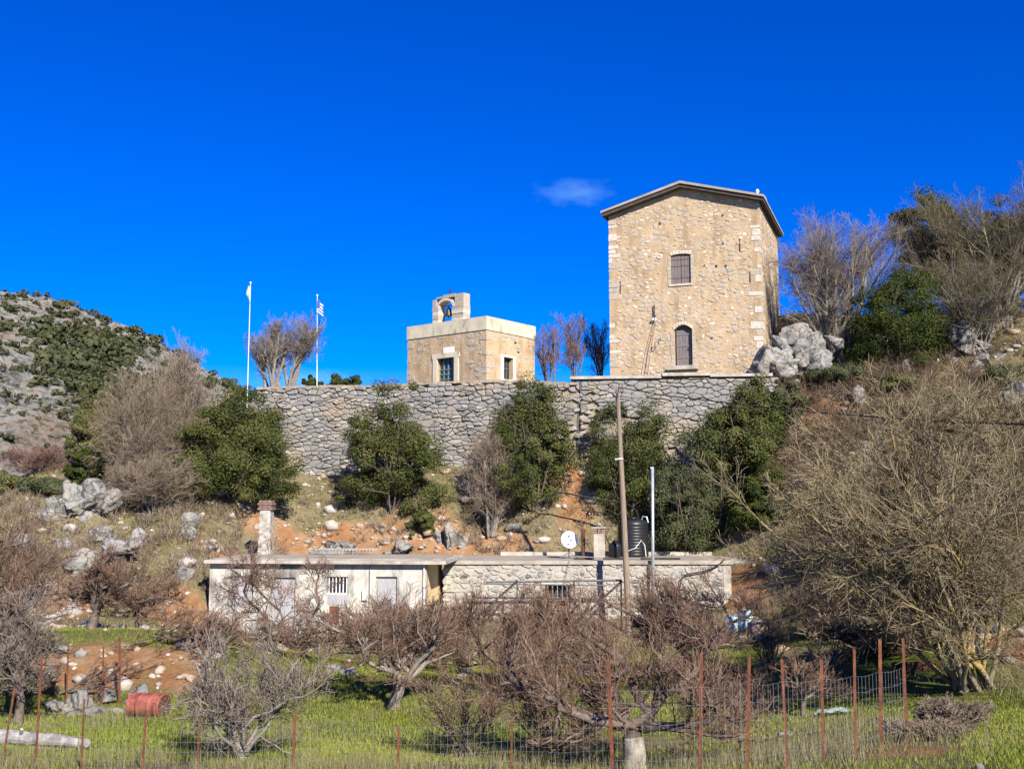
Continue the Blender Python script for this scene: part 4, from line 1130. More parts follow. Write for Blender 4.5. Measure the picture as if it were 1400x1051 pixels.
# ------------------------------------------------------------------ poles, wires, frame
def build_poles():
    # wooden utility pole
    b = P(861, 872, 48.2); b[2] = gz(b[0], b[1]); t = P(844, 529, 48.2)
    r = empty('utility_pole', b, 'tall leaning wooden utility pole before the stone house', 'utility pole')
    MB().tube([b - (0, 0, 0.5), b + (t - b) * 0.5, t], [0.15, 0.125, 0.085], 10).build('shaft', M['pole_wood'], r)
    x = MB().box(Fr(t, 0), -0.28, 0.28, -0.07, 0.03, -0.10, 0.0).build('crossarm', M['wood_grey'], r)
    for dx in (-0.22, 0.22):
        MB().lathe(t + np.array([dx, -0.02, 0.0]), [(0.035, 0), (0.05, 0.04), (0.03, 0.07), (0.045, 0.11)], 8).build('insulator', M['wood_grey'], x)
    k = b + (t - b) * ((872 - 632) / (872 - 529.0))
    MB().lathe(k, [(0.125, 0), (0.125, 0.06)], 12).build('metal_band', M['galv'], r)
    MB().tube([k + np.array([-0.28, -0.1, 0.02]), k + np.array([0.06, -0.13, 0.05])], 0.03, 6).build('band_hook', M['white_metal'], r)
    # power cable to the right
    c = P(1225, 572, 40); e = P(1470, 588, 33)
    pts = []
    for i in range(15):
        s = i / 14
        q = t * (1 - s) ** 2 + 2 * (P(1190, 566, 41) - (0, 0, 0.0)) * s * (1 - s) * 1.0 + e * s * s
        pts.append(q)
    pts = [t + np.array([0.05, -0.05, -0.02])] + [P(px, py, Y) for px, py, Y in ((905, 540, 43.5), (980, 549, 38.5), (1060, 558, 34), (1140, 565.5, 30.2), (1225, 572, 26.8), (1310, 577, 24.0), (1400, 580, 21.6), (1500, 582, 19.4))]
    o = MB().tube(pts, 0.022, 6).build('power_cable', M['hose']); tag(o, 'black power cable running from the utility pole to the right', 'cable')
    # galvanised pole on the roof front
    b = P(892.5, 815, 50.0); b[2] = 0.0; t = P(892, 640, 50.0)
    r = empty('metal_pole', b, 'slim galvanised pole against the stone house wall', 'pole')
    MB().tube([b, t], 0.075, 10).build('shaft', M['galv'], r, smooth=True)
    MB().box(Fr(t, 0), -0.10, 0.06, -0.06, 0.06, -0.01, 0.06).build('top_cap', M['galv'], r)
    for z in (1.2, 2.5):
        MB().box(Fr(b, 0), -0.12, 0.12, 0.05, 0.42, z, z + 0.05).build('wall_bracket', M['frame_grey'], r)
    # pipe frame (old lean-to) before the stone house
    g = 48.9
    f0 = P(664, 795, g)
    fr = empty('pipe_frame', (P(755, 795, g)[0], g, 0), 'bare grey steel pipe lean-to frame before the stone house', 'pipe frame')
    def bar(nm, pts, rad=0.032): MB().tube(pts, rad * 1.35, 6).build(nm, M['iron'] if nm in ('front_rail', 'rafter', 'brace') else M['frame_grey'], fr)
    lo = 45.6
    bar('top_rail', [P(664, 795.5, g), P(850, 793, g)], 0.04)
    bar('top_rail', [P(664, 798, g + 0.5), P(830, 800, g + 0.5)], 0.025)
    bar('front_rail', [P(655, 839.5, lo), P(830, 839, lo)], 0.04)
    for px, x0 in ((707, 657), (850, 801)):
        bar('rafter', [P(px, 794, g), P(x0, 839, lo)], 0.036)
    for px in (707, 785, 849):
        q = P(px, 794, g); bar('post', [(q[0], q[1], 0), q])
    for px in (656, 727, 800):
        q = P(px, 839, lo); bar('post', [(q[0], q[1], -0.2), q])
    bar('brace', [P(683, 822, 46.5), P(670, 850, 46)], 0.025)
    # flag poles on the terrace
    for (px, py, Y, kind) in ((342.5, 388, 64.8, 0), (434, 405, 66.5, 1)):
        t = P(px - (0.3 if kind else 0), py, Y); b = np.array([t[0] + (0.12 if kind else 0), t[1], 12.0 if kind else gz(t[0], t[1])])
        r = empty('flagpole', b, 'white flagpole with limp blue and white striped flag' if kind else 'white flagpole with limp pale yellow flag at terrace end', 'flagpole', 'flagpoles on the terrace')
        MB().tube([b, t], [0.03, 0.017], 8).build('shaft', M['white_metal'], r)
        MB().lathe(t, [(0.04, 0), (0.07, 0.05), (0.03, 0.12)], 8).build('finial', M['white_metal'], r)
        if kind:
            fl = MB()
            # drooping cloth: nine stripes hanging in folds
            n = 9
            strips = []
            for i in range(n):
                m = MB()
                f = lambda s, k: t + np.array([0.05 + s * 0.36, 0.10 * math.sin(s * 9 + k * 0.5), -0.22 - k * 0.10 - s * 0.28])
                vs = []
                for s in np.linspace(0, 1, 8): vs += [f(s, i), f(s, i + 1)]
                m.add(vs, [(2 * j, 2 * j + 2, 2 * j + 3, 2 * j + 1) for j in range(7)])
                strips.append(m)
            root_flag = None
            for i, m in enumerate(strips):
                m.build('flag_stripe', M['flag_blue'] if i % 2 == 0 else M['flag_white'], r)
            MB().add([t + np.array([0.052, -0.12, -0.2]), t + np.array([0.2, -0.13, -0.28]), t + np.array([0.2, -0.13, -0.75]), t + np.array([0.052, -0.12, -0.68])], [(0, 1, 2, 3)]).build('flag_canton', M['flag_blue'], r)
        else:
            m = MB(); vs = []
            rows = 10
            for i in range(rows + 1):
                k = i / rows; wdt = 0.14 + 0.16 * math.sin(min(1, k * 1.3) * math.pi * 0.7)
                for s in np.linspace(0, 1, 6): vs.append(t + np.array([-0.03 - wdt * s * (1 if k < 0.6 else 1.2 - k * 0.6) + 0.22 * s * k, 0.07 * math.sin(s * 8 + k * 3), -0.15 - 1.05 * k]))
            m.add(vs, [(i * 6 + j, i * 6 + j + 1, i * 6 + j + 7, i * 6 + j + 6) for i in range(rows) for j in range(5)])
            m.build('flag', M['flag_yellow'], r, smooth=True)
    # black hoses on the hillside
    def hose(pts, lab, rad=0.05):
        o = MB().tube([P(*p) for p in pts], rad, 6).build('water_hose', M['hose']); tag(o, lab, 'hose', 'black hoses')
    hose([(728, 692, 56.6), (742, 684, 56.6), (760, 673, 56.6), (780, 675, 56.4), (810, 681, 56.2), (845, 686, 56.0), (860, 690, 55.6), (870, 698, 55), (873, 708, 54.3)], 'black hose arching over the slope to the water tank')
    hose([(794, 697, 57), (815, 700, 56.9), (848, 703, 56.7)], 'short black pipe on the slope left of the tank', 0.035)
    hose([(928, 850, 50.2), (927, 815, 50.2), (932, 790, 50.2), (938, 785, 50.2), (960, 781, 50.2), (975, 776, 50.2), (985, 770, 50.2), (990, 764, 50.2)], 'black hose hanging along the right end of stone wall', 0.035)
build_poles()

# ------------------------------------------------------------------ rocks
def ico(n=2):
    import bmesh
    bm = bmesh.new(); bmesh.ops.create_icosphere(bm, subdivisions=n, radius=1)
    V = np.array([v.co[:] for v in bm.verts]); Fa = np.array([[v.index for v in f.verts] for f in bm.faces]); bm.free()
    return V, Fa
ICO = {n: ico(n) for n in (1, 2, 3, 4)}
def rock_geo(rng, n, cuts=9, rough=0.14):
    V, Fa = ICO[n]; V = V.copy()
    m = np.abs(V).max(1, keepdims=True); V = V * (0.35 + 0.65 / m)               # towards a block
    Q = np.linalg.qr(rng.normal(0, 1, (3, 3)))[0]; V = V @ Q
    for k in range(cuts):
        d = rng.normal(0, 1, 3); d /= np.linalg.norm(d); lim = rng.uniform(0.4, 0.85)
        s = V @ d; V -= np.clip(s - lim, 0, None)[:, None] * d
    a = rng.uniform(0, 50)
    nz = 0.2 * fbm(V[:, 0] * 1.6 + a, V[:, 1] * 1.6 + V[:, 2] * 1.3 + a, 7, 2) + 0.45 * fbm(V[:, 2] * 5 + a, V[:, 0] * 5 - V[:, 1] * 4 - a, 9, 4)
    V *= (1 + rough * nz)[:, None]
    d0 = rng.normal(0, 0.35, 3) + np.array([0, 0, 1.0]); d0 /= np.linalg.norm(d0)
    for k in range(6):                                                       # bedding and joints in the limestone
        d = d0 + rng.normal(0, 0.1, 3) if k < 3 else rng.normal(0, 1, 3) * np.array([1, 1, 0.4])
        d /= np.linalg.norm(d)
        t = V @ d - rng.uniform(-0.6, 0.6) + 0.12 * fbm(V[:, 0] * 2 + a, V[:, 2] * 2 - V[:, 1], 13 + k, 3)
        V *= (1 - 0.13 * np.exp(-(t / 0.05) ** 2))[:, None]
        V += (np.sign(t) * 0.035)[:, None] * (V / (np.linalg.norm(V, axis=1, keepdims=True) + 1e-6))
    return V, Fa
def outcrop_geo(rng, n, lumps):
    if lumps == 1: return rock_geo(rng, n, 9, 0.2)
    Vs, Fs, k = [], [], 0
    for i in range(lumps):
        V, Fa = rock_geo(rng, n, 9, 0.2)
        sc = rng.uniform(0.45, 0.8) if i else (0.9 if lumps < 6 else 0.6)
        off = np.array([rng.uniform(-1.25, 1.25) * (1 + 0.1 * lumps), rng.uniform(-0.7, 0.5), rng.uniform(-0.7, -0.1)]) if i else np.zeros(3)
        Vs.append(V * sc * rng.uniform(0.8, 1.2, 3) * np.array([1.15, 1, 0.8]) + off); Fs.append(Fa + k); k += len(V)
    return np.concatenate(Vs), np.concatenate(Fs)
def rock(px, py, w, h, Y, label, seed, group='pale limestone rocks on the hillside', name='boulder', depth=None, sink=0.3):
    """w,h in photo pixels at distance Y"""
    rng = np.random.default_rng(seed)
    Y = ray_ground(px, py + 0.32 * h, Y)
    c = P(px, py, Y); W = w / F * Y; H = h / F * Y
    V, Fa = outcrop_geo(rng, 4 if w > 30 else 3, (9 if w > 90 else 4) if w > 40 else (3 if w > 28 else 1))
    ang = rng.uniform(-0.35, 0.35); ca, sa = math.cos(ang), math.sin(ang)
    V = V / (V.max(0) - V.min(0))
    V = np.stack([V[:, 0] * ca - V[:, 2] * sa, V[:, 1], V[:, 0] * sa + V[:, 2] * ca], 1)
    V = V / (V.max(0) - V.min(0))
    V = V * np.array([W * 1.1, depth or max(0.9 * W, H), H * 1.5])
    z = c[2] - H * 0.25
    g = gz(c[0], c[1])
    o = link_mesh(name, mesh_np(name, V, Fa), M['rock'], None, (c[0], c[1], z))
    return tag(o, label, 'rock', group)
def outcrop(parts, Y, label, seed, px0, py0):
    """one broken limestone ledge out of blocks (px, py, w, h) grown together"""
    rng = np.random.default_rng(seed); Vs, Fs, k = [], [], 0
    Y = Y or 50
    o0 = P(px0, py0, Y)
    for (px, py, w, h) in parts:
        c = P(px, py, Y); W = w / F * Y; H = h / F * Y
        V, Fa = rock_geo(rng, 4 if w > 25 else 3, 8, 0.30)
        V = V / (V.max(0) - V.min(0)) * np.array([W * 1.12, max(W, H) * rng.uniform(0.8, 1.1), H * 1.25])
        V += c - o0 + np.array([0, rng.uniform(-0.15, 0.3) * W, -0.08 * H])
        Vs.append(V); Fs.append(Fa + k); k += len(V)
    o = link_mesh('rock_outcrop', mesh_np('rock_outcrop', np.concatenate(Vs), np.concatenate(Fs)), M['rock'], None, o0)
    tag(o, label, 'rock', 'pale limestone rocks on the hillside')
outcrop([(1066, 494, 56, 44), (1104, 478, 52, 44), (1084, 462, 44, 28), (1050, 500, 34, 50), (1128, 480, 40, 36), (1090, 505, 70, 34), (1060, 512, 60, 26), (1116, 500, 40, 30), (1070, 468, 30, 26), (1140, 465, 26, 22)], 60.0, 'broad broken pale limestone ledge against the right foot of the tower', 301, 1088, 482)
outcrop([(108, 684, 46, 40), (92, 694, 40, 26), (134, 676, 34, 40), (150, 684, 26, 30), (66, 708, 50, 22), (84, 716, 46, 20), (118, 704, 46, 22)], ray_ground(105, 706, 52), 'largest pale ledge on the left slope below the olive tree', 318, 108, 690)
outcrop([(128, 766, 46, 30), (156, 752, 46, 26), (178, 742, 30, 20), (104, 782, 40, 24), (140, 780, 30, 18)], ray_ground(140, 776, 49), 'long slanted pale ledge in the middle of left slope', 303, 140, 762)
outcrop([(1316, 456, 36, 40), (1344, 450, 34, 34), (1330, 478, 60, 30), (1310, 496, 40, 30), (1346, 498, 44, 26), (1322, 516, 50, 20)], 60.0, 'rough yellowish white ledge on the right slope under the bare trees', 304, 1328, 480)
ROCKS = [
 (145, 725, 34, 16, 49, 'low pale rock beside the green patch on left slope'),
 (98, 742, 32, 20, 48, 'grey rock among bare twigs on the left slope'),
 (188, 737, 22, 26, 51, 'upright pale rock right of the green patch'),
 (120, 780, 36, 22, 48.5, 'separate pale rock below the long slanted ledge'),
 (259, 712, 25, 22, 53, 'flat faced white boulder above the house corner'),
 (255, 728, 24, 14, 52.7, 'small grey rock under the flat faced white boulder'),
 (33, 742, 28, 22, 49, 'grey rock at the far left edge of the slope'),
 (247, 780, 26, 18, 48.6, 'brownish rock on the red bank beside the house'),
 (290, 745, 22, 14, 53, 'small rock on the slope left of the white chimney'),
 (470, 748, 84, 26, 56.2, 'large flat grey slab showing behind the cream roof'),
 (545, 748, 50, 20, 56.2, 'tan grey slab right of the large flat slab'),
 (616, 722, 46, 40, 57, 'grey rounded boulder on the slope behind the roof joint'),
 (640, 668, 40, 22, 59, 'low grey rock at the wall foot beside bare bush'),
 (808, 662, 20, 24, 58.2, 'pale slanted rock at the foot of the mortar patch'),
 (866, 680, 26, 20, 57.4, 'white boulder on the slope above the water tank'),
 (812, 674, 24, 10, 57.8, 'small pale rock below the slanted rock'),
 (700, 722, 24, 10, 57, 'small white rock in the rubble above the dish'),
 (1046, 494, 26, 36, 59.4, 'leaning pale rock slab at the tower corner'),
 (1072, 455, 34, 18, 61, 'small white rock just above the broken limestone ledge'),
 (1237, 503, 38, 30, 58.5, 'pale block under the dark green shrub at right'),
 (1345, 488, 40, 26, 59, 'rough grey rock on the right slope under bare twigs'),
 (1145, 533, 36, 12, 57.8, 'thin white rock in the brown scrub'),
 (1178, 540, 22, 22, 57.4, 'small white rock right of the thin one in scrub'),
 (1388, 545, 44, 44, 52.5, 'grey rock cut by the right picture edge'),
 (1116, 823, 14, 18, 43, 'small white stone on the green bank at right'),
 (80, 965, 50, 24, 28.4, 'grey rock at the left end of the stone row'),
 (112, 957, 34, 26, 28.6, 'dark grey rock in the middle of the stone row'),
 (150, 950, 36, 20, 28.6, 'pale rock in the stone row left of the red drum'),
 (195, 944, 44, 26, 28.6, 'whitest rock of the stone row just above the red drum'),
 (135, 968, 60, 14, 28.0, 'long flat slab at the foot of the stone row'),
 (455, 913, 26, 9, 36, 'white stone on the terrace edge behind the orchard'),
 (478, 917, 24, 8, 36.2, 'grey stone on the terrace edge behind the orchard'),
 (1075, 1004, 18, 7, 19.5, 'flat white stone in the dry grass behind the fence'),
 (1341, 1049, 10, 9, 15.5, 'small pale stone on the grass at bottom right'),
]
for i, (px, py, w, h, Y, lab) in enumerate(ROCKS):
    rock(px, py, w, h, Y, lab, 100 + i)

def scatter_rubble():
    rng = np.random.default_rng(9)
    n = 22000
    x = rng.uniform(-30, 30, n); y = rng.uniform(26, 63, n)
    e = earth_mask(x, y)
    up = (y > wall_y(x) - 0.2) & (x > WA[0]) & (x < WC[0] + 1)
    roof = (y > 45) & (y < 56.2) & (x > -14.5) & (x < 11.5)
    slope = sstep(52, 57, y) * 0.16 + 0.025 + 0.25 * ((x < -9) & (y > 44))*1.0*0.4
    k = (rng.uniform(0, 1, n) < (0.5 * e + slope)) & ~up & ~roof & ((y > 29) | (e > 0.3))
    x, y = x[k], y[k]; z = ground(x, y)
    V0, F0 = ICO[1]
    N = len(x)
    s = rng.lognormal(-2.3, 0.6, N).clip(0.04, 0.5)
    V = V0[None] * (1 + rng.uniform(-0.28, 0.28, (N, len(V0), 1))) * s[:, None, None] * rng.uniform(0.6, 1.2, (N, 1, 3))
    V[:, :, 2] *= 0.7
    V += np.stack([x, y, z + s * 0.2], 1)[:, None]
    Fa = (F0[None] + (np.arange(N) * len(V0))[:, None, None]).reshape(-1, 3)
    o = link_mesh('rubble', mesh_np('rubble', V.reshape(-1, 3), Fa), mat_island('rubble_stone', [(0.26, 0.235, 0.20), (0.40, 0.365, 0.315), (0.36, 0.25, 0.16), (0.48, 0.45, 0.40)], 8))
    tag(o, 'loose limestone rubble scattered over the slopes', None, None, 'stuff')
scatter_rubble()

# ------------------------------------------------------------------ trees
def grow(rng, P0, D0, L0, R0, specs, pts0=None):
    out = []
    P_, D, L, Rr = map(np.asarray, (P0, D0, L0, R0))
    for lev, sp in enumerate(specs):
        S = sp.get('seg', 4); N = len(P_)
        pts = np.empty((N, S + 1, 3)); dirs = np.empty((N, S, 3)); pts[:, 0] = P_
        d = D / (np.linalg.norm(D, axis=1, keepdims=True) + 1e-9)
        for s in range(S):
            d = d + rng.normal(0, sp.get('wob', 0.15), (N, 3)); d[:, 2] += sp.get('up', 0.05)
            d /= np.linalg.norm(d, axis=1, keepdims=True) + 1e-9
            pts[:, s + 1] = pts[:, s] + d * (L / S)[:, None]; dirs[:, s] = d
        if lev == 0 and pts0 is not None:
            pts = pts0; dirs = np.diff(pts, axis=1); sl = np.linalg.norm(dirs, axis=2); L = sl.sum(1); dirs = dirs / (sl[..., None] + 1e-9)
        tp = sp.get('taper', 0.45)
        rad = np.maximum(Rr[:, None] * np.linspace(1, tp, S + 1)[None], sp.get('rmin', 0.004))
        out.append((pts, rad))
        if lev + 1 == len(specs): break
        k = sp['kids']; t0 = sp.get('t0', 0.3)
        t = t0 + (1 - t0) * (np.arange(k)[None] + rng.uniform(0, 1, (N, k))) / k
        t = np.clip(t, 0, 0.999); si = np.floor(t * S).astype(int); fr_ = t * S - si
        ii = np.arange(N)[:, None]
        p = pts[ii, si] * (1 - fr_)[..., None] + pts[ii, si + 1] * fr_[..., None]
        bd = dirs[ii, si]
        pr = np.cross(bd, rng.normal(0, 1, (N, k, 3))); pr /= np.linalg.norm(pr, axis=2, keepdims=True) + 1e-9
        a = rng.normal(sp.get('ang', 0.7), sp.get('angv', 0.18), (N, k))[..., None]
        D = (bd * np.cos(a) + pr * np.sin(a)).reshape(-1, 3); P_ = p.reshape(-1, 3)
        L = (L[:, None] * sp.get('len', 0.6) * (1.25 - 0.6 * t) * rng.uniform(0.65, 1.25, (N, k))).ravel()
        Rr = (Rr[:, None] * (1 + (tp - 1) * t) * sp.get('rad', 0.55)).ravel()
    return out
def tubes(levels, sides):
    Vs, Fs, T, base = [], [], [], 0
    rng = np.random.default_rng(1)
    for (pts, rad), k in zip(levels, sides):
        N, S1, _ = pts.shape
        tan = np.gradient(pts, axis=1); tan /= np.linalg.norm(tan, axis=2, keepdims=True) + 1e-9
        ref = np.where(np.abs(tan[:, :1, 2:]) < 0.8, np.array([0, 0, 1.0]), np.array([1.0, 0, 0]))
        x = np.cross(tan, np.broadcast_to(ref, tan.shape)); x /= np.linalg.norm(x, axis=2, keepdims=True) + 1e-9
        y = np.cross(tan, x)
        c = 2 * np.pi * np.arange(k) / k
        V = pts[:, :, None] + rad[..., None, None] * (x[:, :, None] * np.cos(c)[None, None, :, None] + y[:, :, None] * np.sin(c)[None, None, :, None])
        idx = base + np.arange(N * S1 * k).reshape(N, S1, k)
        nx = np.roll(idx, -1, axis=2)
        Fs.append(np.stack([idx[:, :-1], nx[:, :-1], nx[:, 1:], idx[:, 1:]], -1).reshape(-1, 4))
        Vs.append(V.reshape(-1, 3)); base += N * S1 * k
        T.append(np.repeat(rng.uniform(0, 1, N), S1 * k))
    return np.concatenate(Vs), np.concatenate(Fs), np.concatenate(T)
KINDS = {
 'vase': dict(stems=6, spread=0.8, sp=[dict(seg=8, wob=0.10, up=0.03, kids=9, t0=0.38, ang=0.6, len=0.45, rad=0.5), dict(seg=6, wob=0.16, up=0.05, kids=8, t0=0.12, ang=0.65, len=0.5, rad=0.52), dict(seg=4, wob=0.18, up=0.05, kids=7, t0=0.1, ang=0.65, len=0.5, rad=0.6), dict(seg=3, wob=0.18, up=0.04)]),
 'orchard': dict(stems=6, spread=0.92, trunk=0.36, sp=[dict(seg=8, wob=0.26, up=0.02, kids=8, t0=0.15, ang=0.9, len=0.52, rad=0.52), dict(seg=6, wob=0.28, up=0.08, kids=8, t0=0.08, ang=0.95, len=0.5, rad=0.5), dict(seg=4, wob=0.26, up=0.18, kids=8, t0=0.05, ang=0.8, len=0.55, rad=0.6), dict(seg=3, wob=0.22, up=0.18)]),
 'upright': dict(stems=3, spread=0.16, trunk=0.12, sp=[dict(seg=8, wob=0.09, up=0.06, kids=13, t0=0.2, ang=1.0, len=0.42, rad=0.5), dict(seg=6, wob=0.2, up=0.0, kids=9, t0=0.15, ang=0.75, len=0.5, rad=0.55), dict(seg=4, wob=0.22, up=0.05, kids=7, ang=0.7, len=0.55, rad=0.62), dict(seg=3, wob=0.2, up=0.05)]),
 'thicket': dict(stems=18, spread=0.6, sp=[dict(seg=8, wob=0.13, up=0.03, kids=10, t0=0.15, ang=0.65, len=0.45, rad=0.5), dict(seg=5, wob=0.18, up=0.03, kids=7, t0=0.1, ang=0.7, len=0.5, rad=0.55), dict(seg=3, wob=0.18, up=0.03, kids=6, ang=0.7, len=0.6, rad=0.65), dict(seg=3, wob=0.18, up=0.02)]),
 'sucker': dict(stems=16, spread=0.7, sp=[dict(seg=6, wob=0.12, up=0.05, kids=7, t0=0.2, ang=0.6, len=0.45, rad=0.6), dict(seg=4, wob=0.14, up=0.06, kids=4, ang=0.7, len=0.5, rad=0.65), dict(seg=3, wob=0.14, up=0.05)]),
 'fan': dict(stems=14, spread=0.95, sp=[dict(seg=9, wob=0.12, up=-0.01, kids=12, t0=0.18, ang=0.6, len=0.46, rad=0.48), dict(seg=6, wob=0.16, up=-0.03, kids=10, t0=0.08, ang=0.62, len=0.48, rad=0.5), dict(seg=4, wob=0.17, up=-0.02, kids=8, t0=0.1, ang=0.62, len=0.5, rad=0.62), dict(seg=3, wob=0.18, up=-0.02)]),
}
def bare_tree(px0, px1, pytop, pxb, Y, kind, label, barkm, twigm, seed, r0=0.10, name='bare_tree', cat='tree', group=None, stems=None, spread=None, rmin=0.006, white=None, yd=None, trunk=None, kids=1.0, pyb=None, hmin=None):
    rng = np.random.default_rng(seed)
    K = KINDS[kind]
    b = P(pxb, 700, Y); b[2] = gz(b[0], b[1])
    H = P(pxb, pytop, Y)[2] - b[2]
    X0 = P(px0, 700, Y)[0] - b[0]; X1 = P(px1, 700, Y)[0] - b[0]
    n = stems or K['stems']; sp_ = spread or K['spread']
    tr = K.get('trunk', 0) if trunk is None else trunk
    ph = np.arange(n) * 2 * np.pi / n + rng.uniform(0, 1, n)
    a = sp_ * np.sqrt((np.arange(n) + 0.5) / n) * rng.uniform(0.75, 1.2, n); rng.shuffle(a)
    D0 = np.stack([np.sin(a) * np.cos(ph), np.sin(a) * np.sin(ph), np.cos(a)], 1)
    L0 = rng.uniform(0.8, 1.05, n)
    o_ = rng.normal(0, 0.035 if tr else 0.055, (n, 3)); o_[:, 2] = tr * rng.uniform(0.82, 1.0, n) if tr else 0
    specs = [dict(s) for s in K['sp']]
    for s in specs:
        s['rmin'] = rmin
        if 'kids' in s: s['kids'] = max(2, int(round(s['kids'] * kids)))
    for q in specs[1:-1]: q['rad'] = q.get('rad', 0.55) * 0.74
    specs[-2]['kids'] = int(specs[-2]['kids'] * 1.3)
    r_st = np.full(n, r0 * (0.62 if tr else 1.0))
    p0 = grow(rng, o_, D0, L0, r_st, [dict(specs[0])][:1])[0][0]
    core = 0.74
    wx = max(p0[..., 0].max() - p0[..., 0].min(), 1e-3); wy = max(np.abs(p0[..., 1]).max(), 1e-3)
    YD = yd or (X1 - X0) * 0.42
    p0 = p0 * np.array([(X1 - X0) * core / wx, YD * core / wy, H * core / p0[..., 2].max()])
    levels = grow(rng, o_, D0, L0, r_st, specs, p0)
    allp = np.concatenate([p.reshape(-1, 3) for p, r in levels])
    zs = H / np.percentile(allp[:, 2], 99.3)
    xa, xb = np.percentile(allp[:, 0], 1.2), np.percentile(allp[:, 0], 98.8)
    sx = (X1 - X0) / (xb - xa)
    ya = max(abs(np.percentile(allp[:, 1], 2)), abs(np.percentile(allp[:, 1], 98)))
    sy = YD / ya
    lean = (X0 + X1) / 2 - sx * (xa + xb) / 2
    lv = []
    for p, r in levels:
        q = p * np.array([sx, sy, zs]); hh = np.clip(q[..., 2] / H, 0, 1)
        q[..., 0] += lean * hh ** 0.8
        fl = tr * H * 0.78 if tr > 0.2 else 0.03
        q[..., 2] = np.where(q[..., 2] < fl, fl + (q[..., 2] - fl) * (0.42 if tr > 0.2 else 0.0), q[..., 2])
        lv.append((q, r))
    if tr:   # one bole under the limbs
        S = 6; tt = np.linspace(0, 1, S + 1)
        topc = lv[0][0][:, 0].mean(0)
        pts = np.stack([topc[0] * tt, topc[1] * tt, topc[2] * 1.02 * tt], 1)[None] + rng.normal(0, 0.02, (1, S + 1, 3))
        rad = (r0 * (1.25 - 0.25 * tt))[None]
        bole = (pts, rad)
    root = empty(name, b, label, cat, group)
    main = ([bole] if tr else []) + [lv[0], lv[1]]
    V, Fa, T = tubes(main, ([9] if tr else []) + [7, 5])
    link_mesh('trunk', mesh_np('trunk', V, Fa, smooth=True, tint=T), barkm, root)
    V, Fa, T = tubes(lv[2:], [3] * (len(lv) - 2))
    link_mesh('crown', mesh_np('crown', V, Fa, tint=T), twigm, root)
    if white and tr:
        hh = min(white, topc[2] * 0.92)
        k = 5; tt = np.linspace(0, hh / (topc[2] * 1.02), k)
        pts = np.stack([np.interp(tt, np.linspace(0, 1, 7), bole[0][0][:, j]) for j in range(3)], 1)[None]
        V, Fa, T = tubes([(pts, np.interp(tt, np.linspace(0, 1, 7), bole[1][0])[None] + 0.03)], [14])
        link_mesh('whitewash', mesh_np('whitewash', V, Fa, smooth=True), M['lime_wash'], root)
    return root, b, H
DK = bark('orchard_bark', (0.07, 0.052, 0.040), (0.21, 0.165, 0.13))
DKT = twigs('orchard_twigs', [(0.085, 0.050, 0.035), (0.19, 0.118, 0.080), (0.30, 0.20, 0.14)])
GRB = bark('grey_bark', (0.13, 0.115, 0.095), (0.28, 0.25, 0.205))
TAN = twigs('tan_twigs', [(0.11, 0.082, 0.056), (0.23, 0.175, 0.12), (0.35, 0.275, 0.20)])
MAU = twigs('mauve_twigs', [(0.10, 0.08, 0.062), (0.21, 0.17, 0.135), (0.32, 0.265, 0.215)])
LIB = bark('lichen_bark', (0.13, 0.105, 0.07), (0.30, 0.25, 0.17), lichen=(0.30, 0.21, 0.065))
LIT = twigs('lichen_twigs', [(0.09, 0.066, 0.040), (0.20, 0.158, 0.09), (0.33, 0.275, 0.155)])
OLT = twigs('olive_twigs', [(0.055, 0.046, 0.027), (0.125, 0.105, 0.06), (0.215, 0.18, 0.105)])
PUR = twigs('purple_twigs', [(0.14, 0.075, 0.06), (0.22, 0.125, 0.10), (0.28, 0.18, 0.15)])
BRN = twigs('brown_twigs', [(0.07, 0.045, 0.03), (0.135, 0.09, 0.06), (0.21, 0.15, 0.10)])

ORC = 'bare orchard trees'
# terrace and hill trees
bare_tree(328, 400, 437, 369, 65.6, 'vase', 'left half of the round bare tree pair on the terrace', GRB, MAU, 1, 0.12, stems=6, spread=0.75, kids=1.1)
bare_tree(362, 438, 430, 386, 66.2, 'vase', 'right half of the round bare tree pair on the terrace', GRB, MAU, 2, 0.12, stems=6, spread=0.75, kids=1.1)
for i, (x0, x1, t, xb, lab) in enumerate(((728, 772, 446, 752, 'thin bare tree right beside the chapel'), (762, 812, 428, 790, 'tallest bare tree between chapel and tower'), (800, 840, 440, 826, 'bare tree close to the left edge of the tower'))):
    bare_tree(x0, x1, t, xb, 66 + i * 0.7, 'vase', lab, DK, DKT, 10 + i, 0.07, stems=4, spread=0.45, group='bare trees between chapel and tower', kids=1.0)
bare_tree(130, 236, 508, 190, 54.6, 'thicket', 'tall beige bare bush left of the round evergreen', GRB, TAN, 20, 0.05, 'bare_bush', 'bush', stems=18, spread=0.5)
bare_tree(205, 285, 470, 232, 57.5, 'thicket', 'beige bare bush reaching highest beside the round evergreen', GRB, TAN, 21, 0.05, 'bare_bush', 'bush', stems=14, spread=0.42)
bare_tree(150, 262, 620, 205, 53.0, 'thicket', 'low tangled beige bush at the feet of tall bare bushes', GRB, TAN, 22, 0.03, 'bare_bush', 'bush')
bare_tree(640, 712, 588, 672, 57.6, 'thicket', 'grey bare bush before the pointed evergreen at the wall', GRB, TAN, 23, 0.07, 'bare_bush', 'bush', stems=14, spread=0.42)
bare_tree(10, 90, 610, 52, 62, 'thicket', 'reddish bare bush at far left below the mountain', GRB, PUR, 24, 0.035, 'bare_bush', 'bush')
bare_tree(1060, 1180, 318, 1145, 61.5, 'fan', 'leaning bare tree right of the tower', GRB, MAU, 30, 0.12, stems=9, spread=0.75, kids=0.8)
bare_tree(1085, 1250, 290, 1165, 62, 'vase', 'upright bare tree in front of the dark green shrub', GRB, MAU, 31, 0.12, stems=10, spread=0.85, kids=1.1)
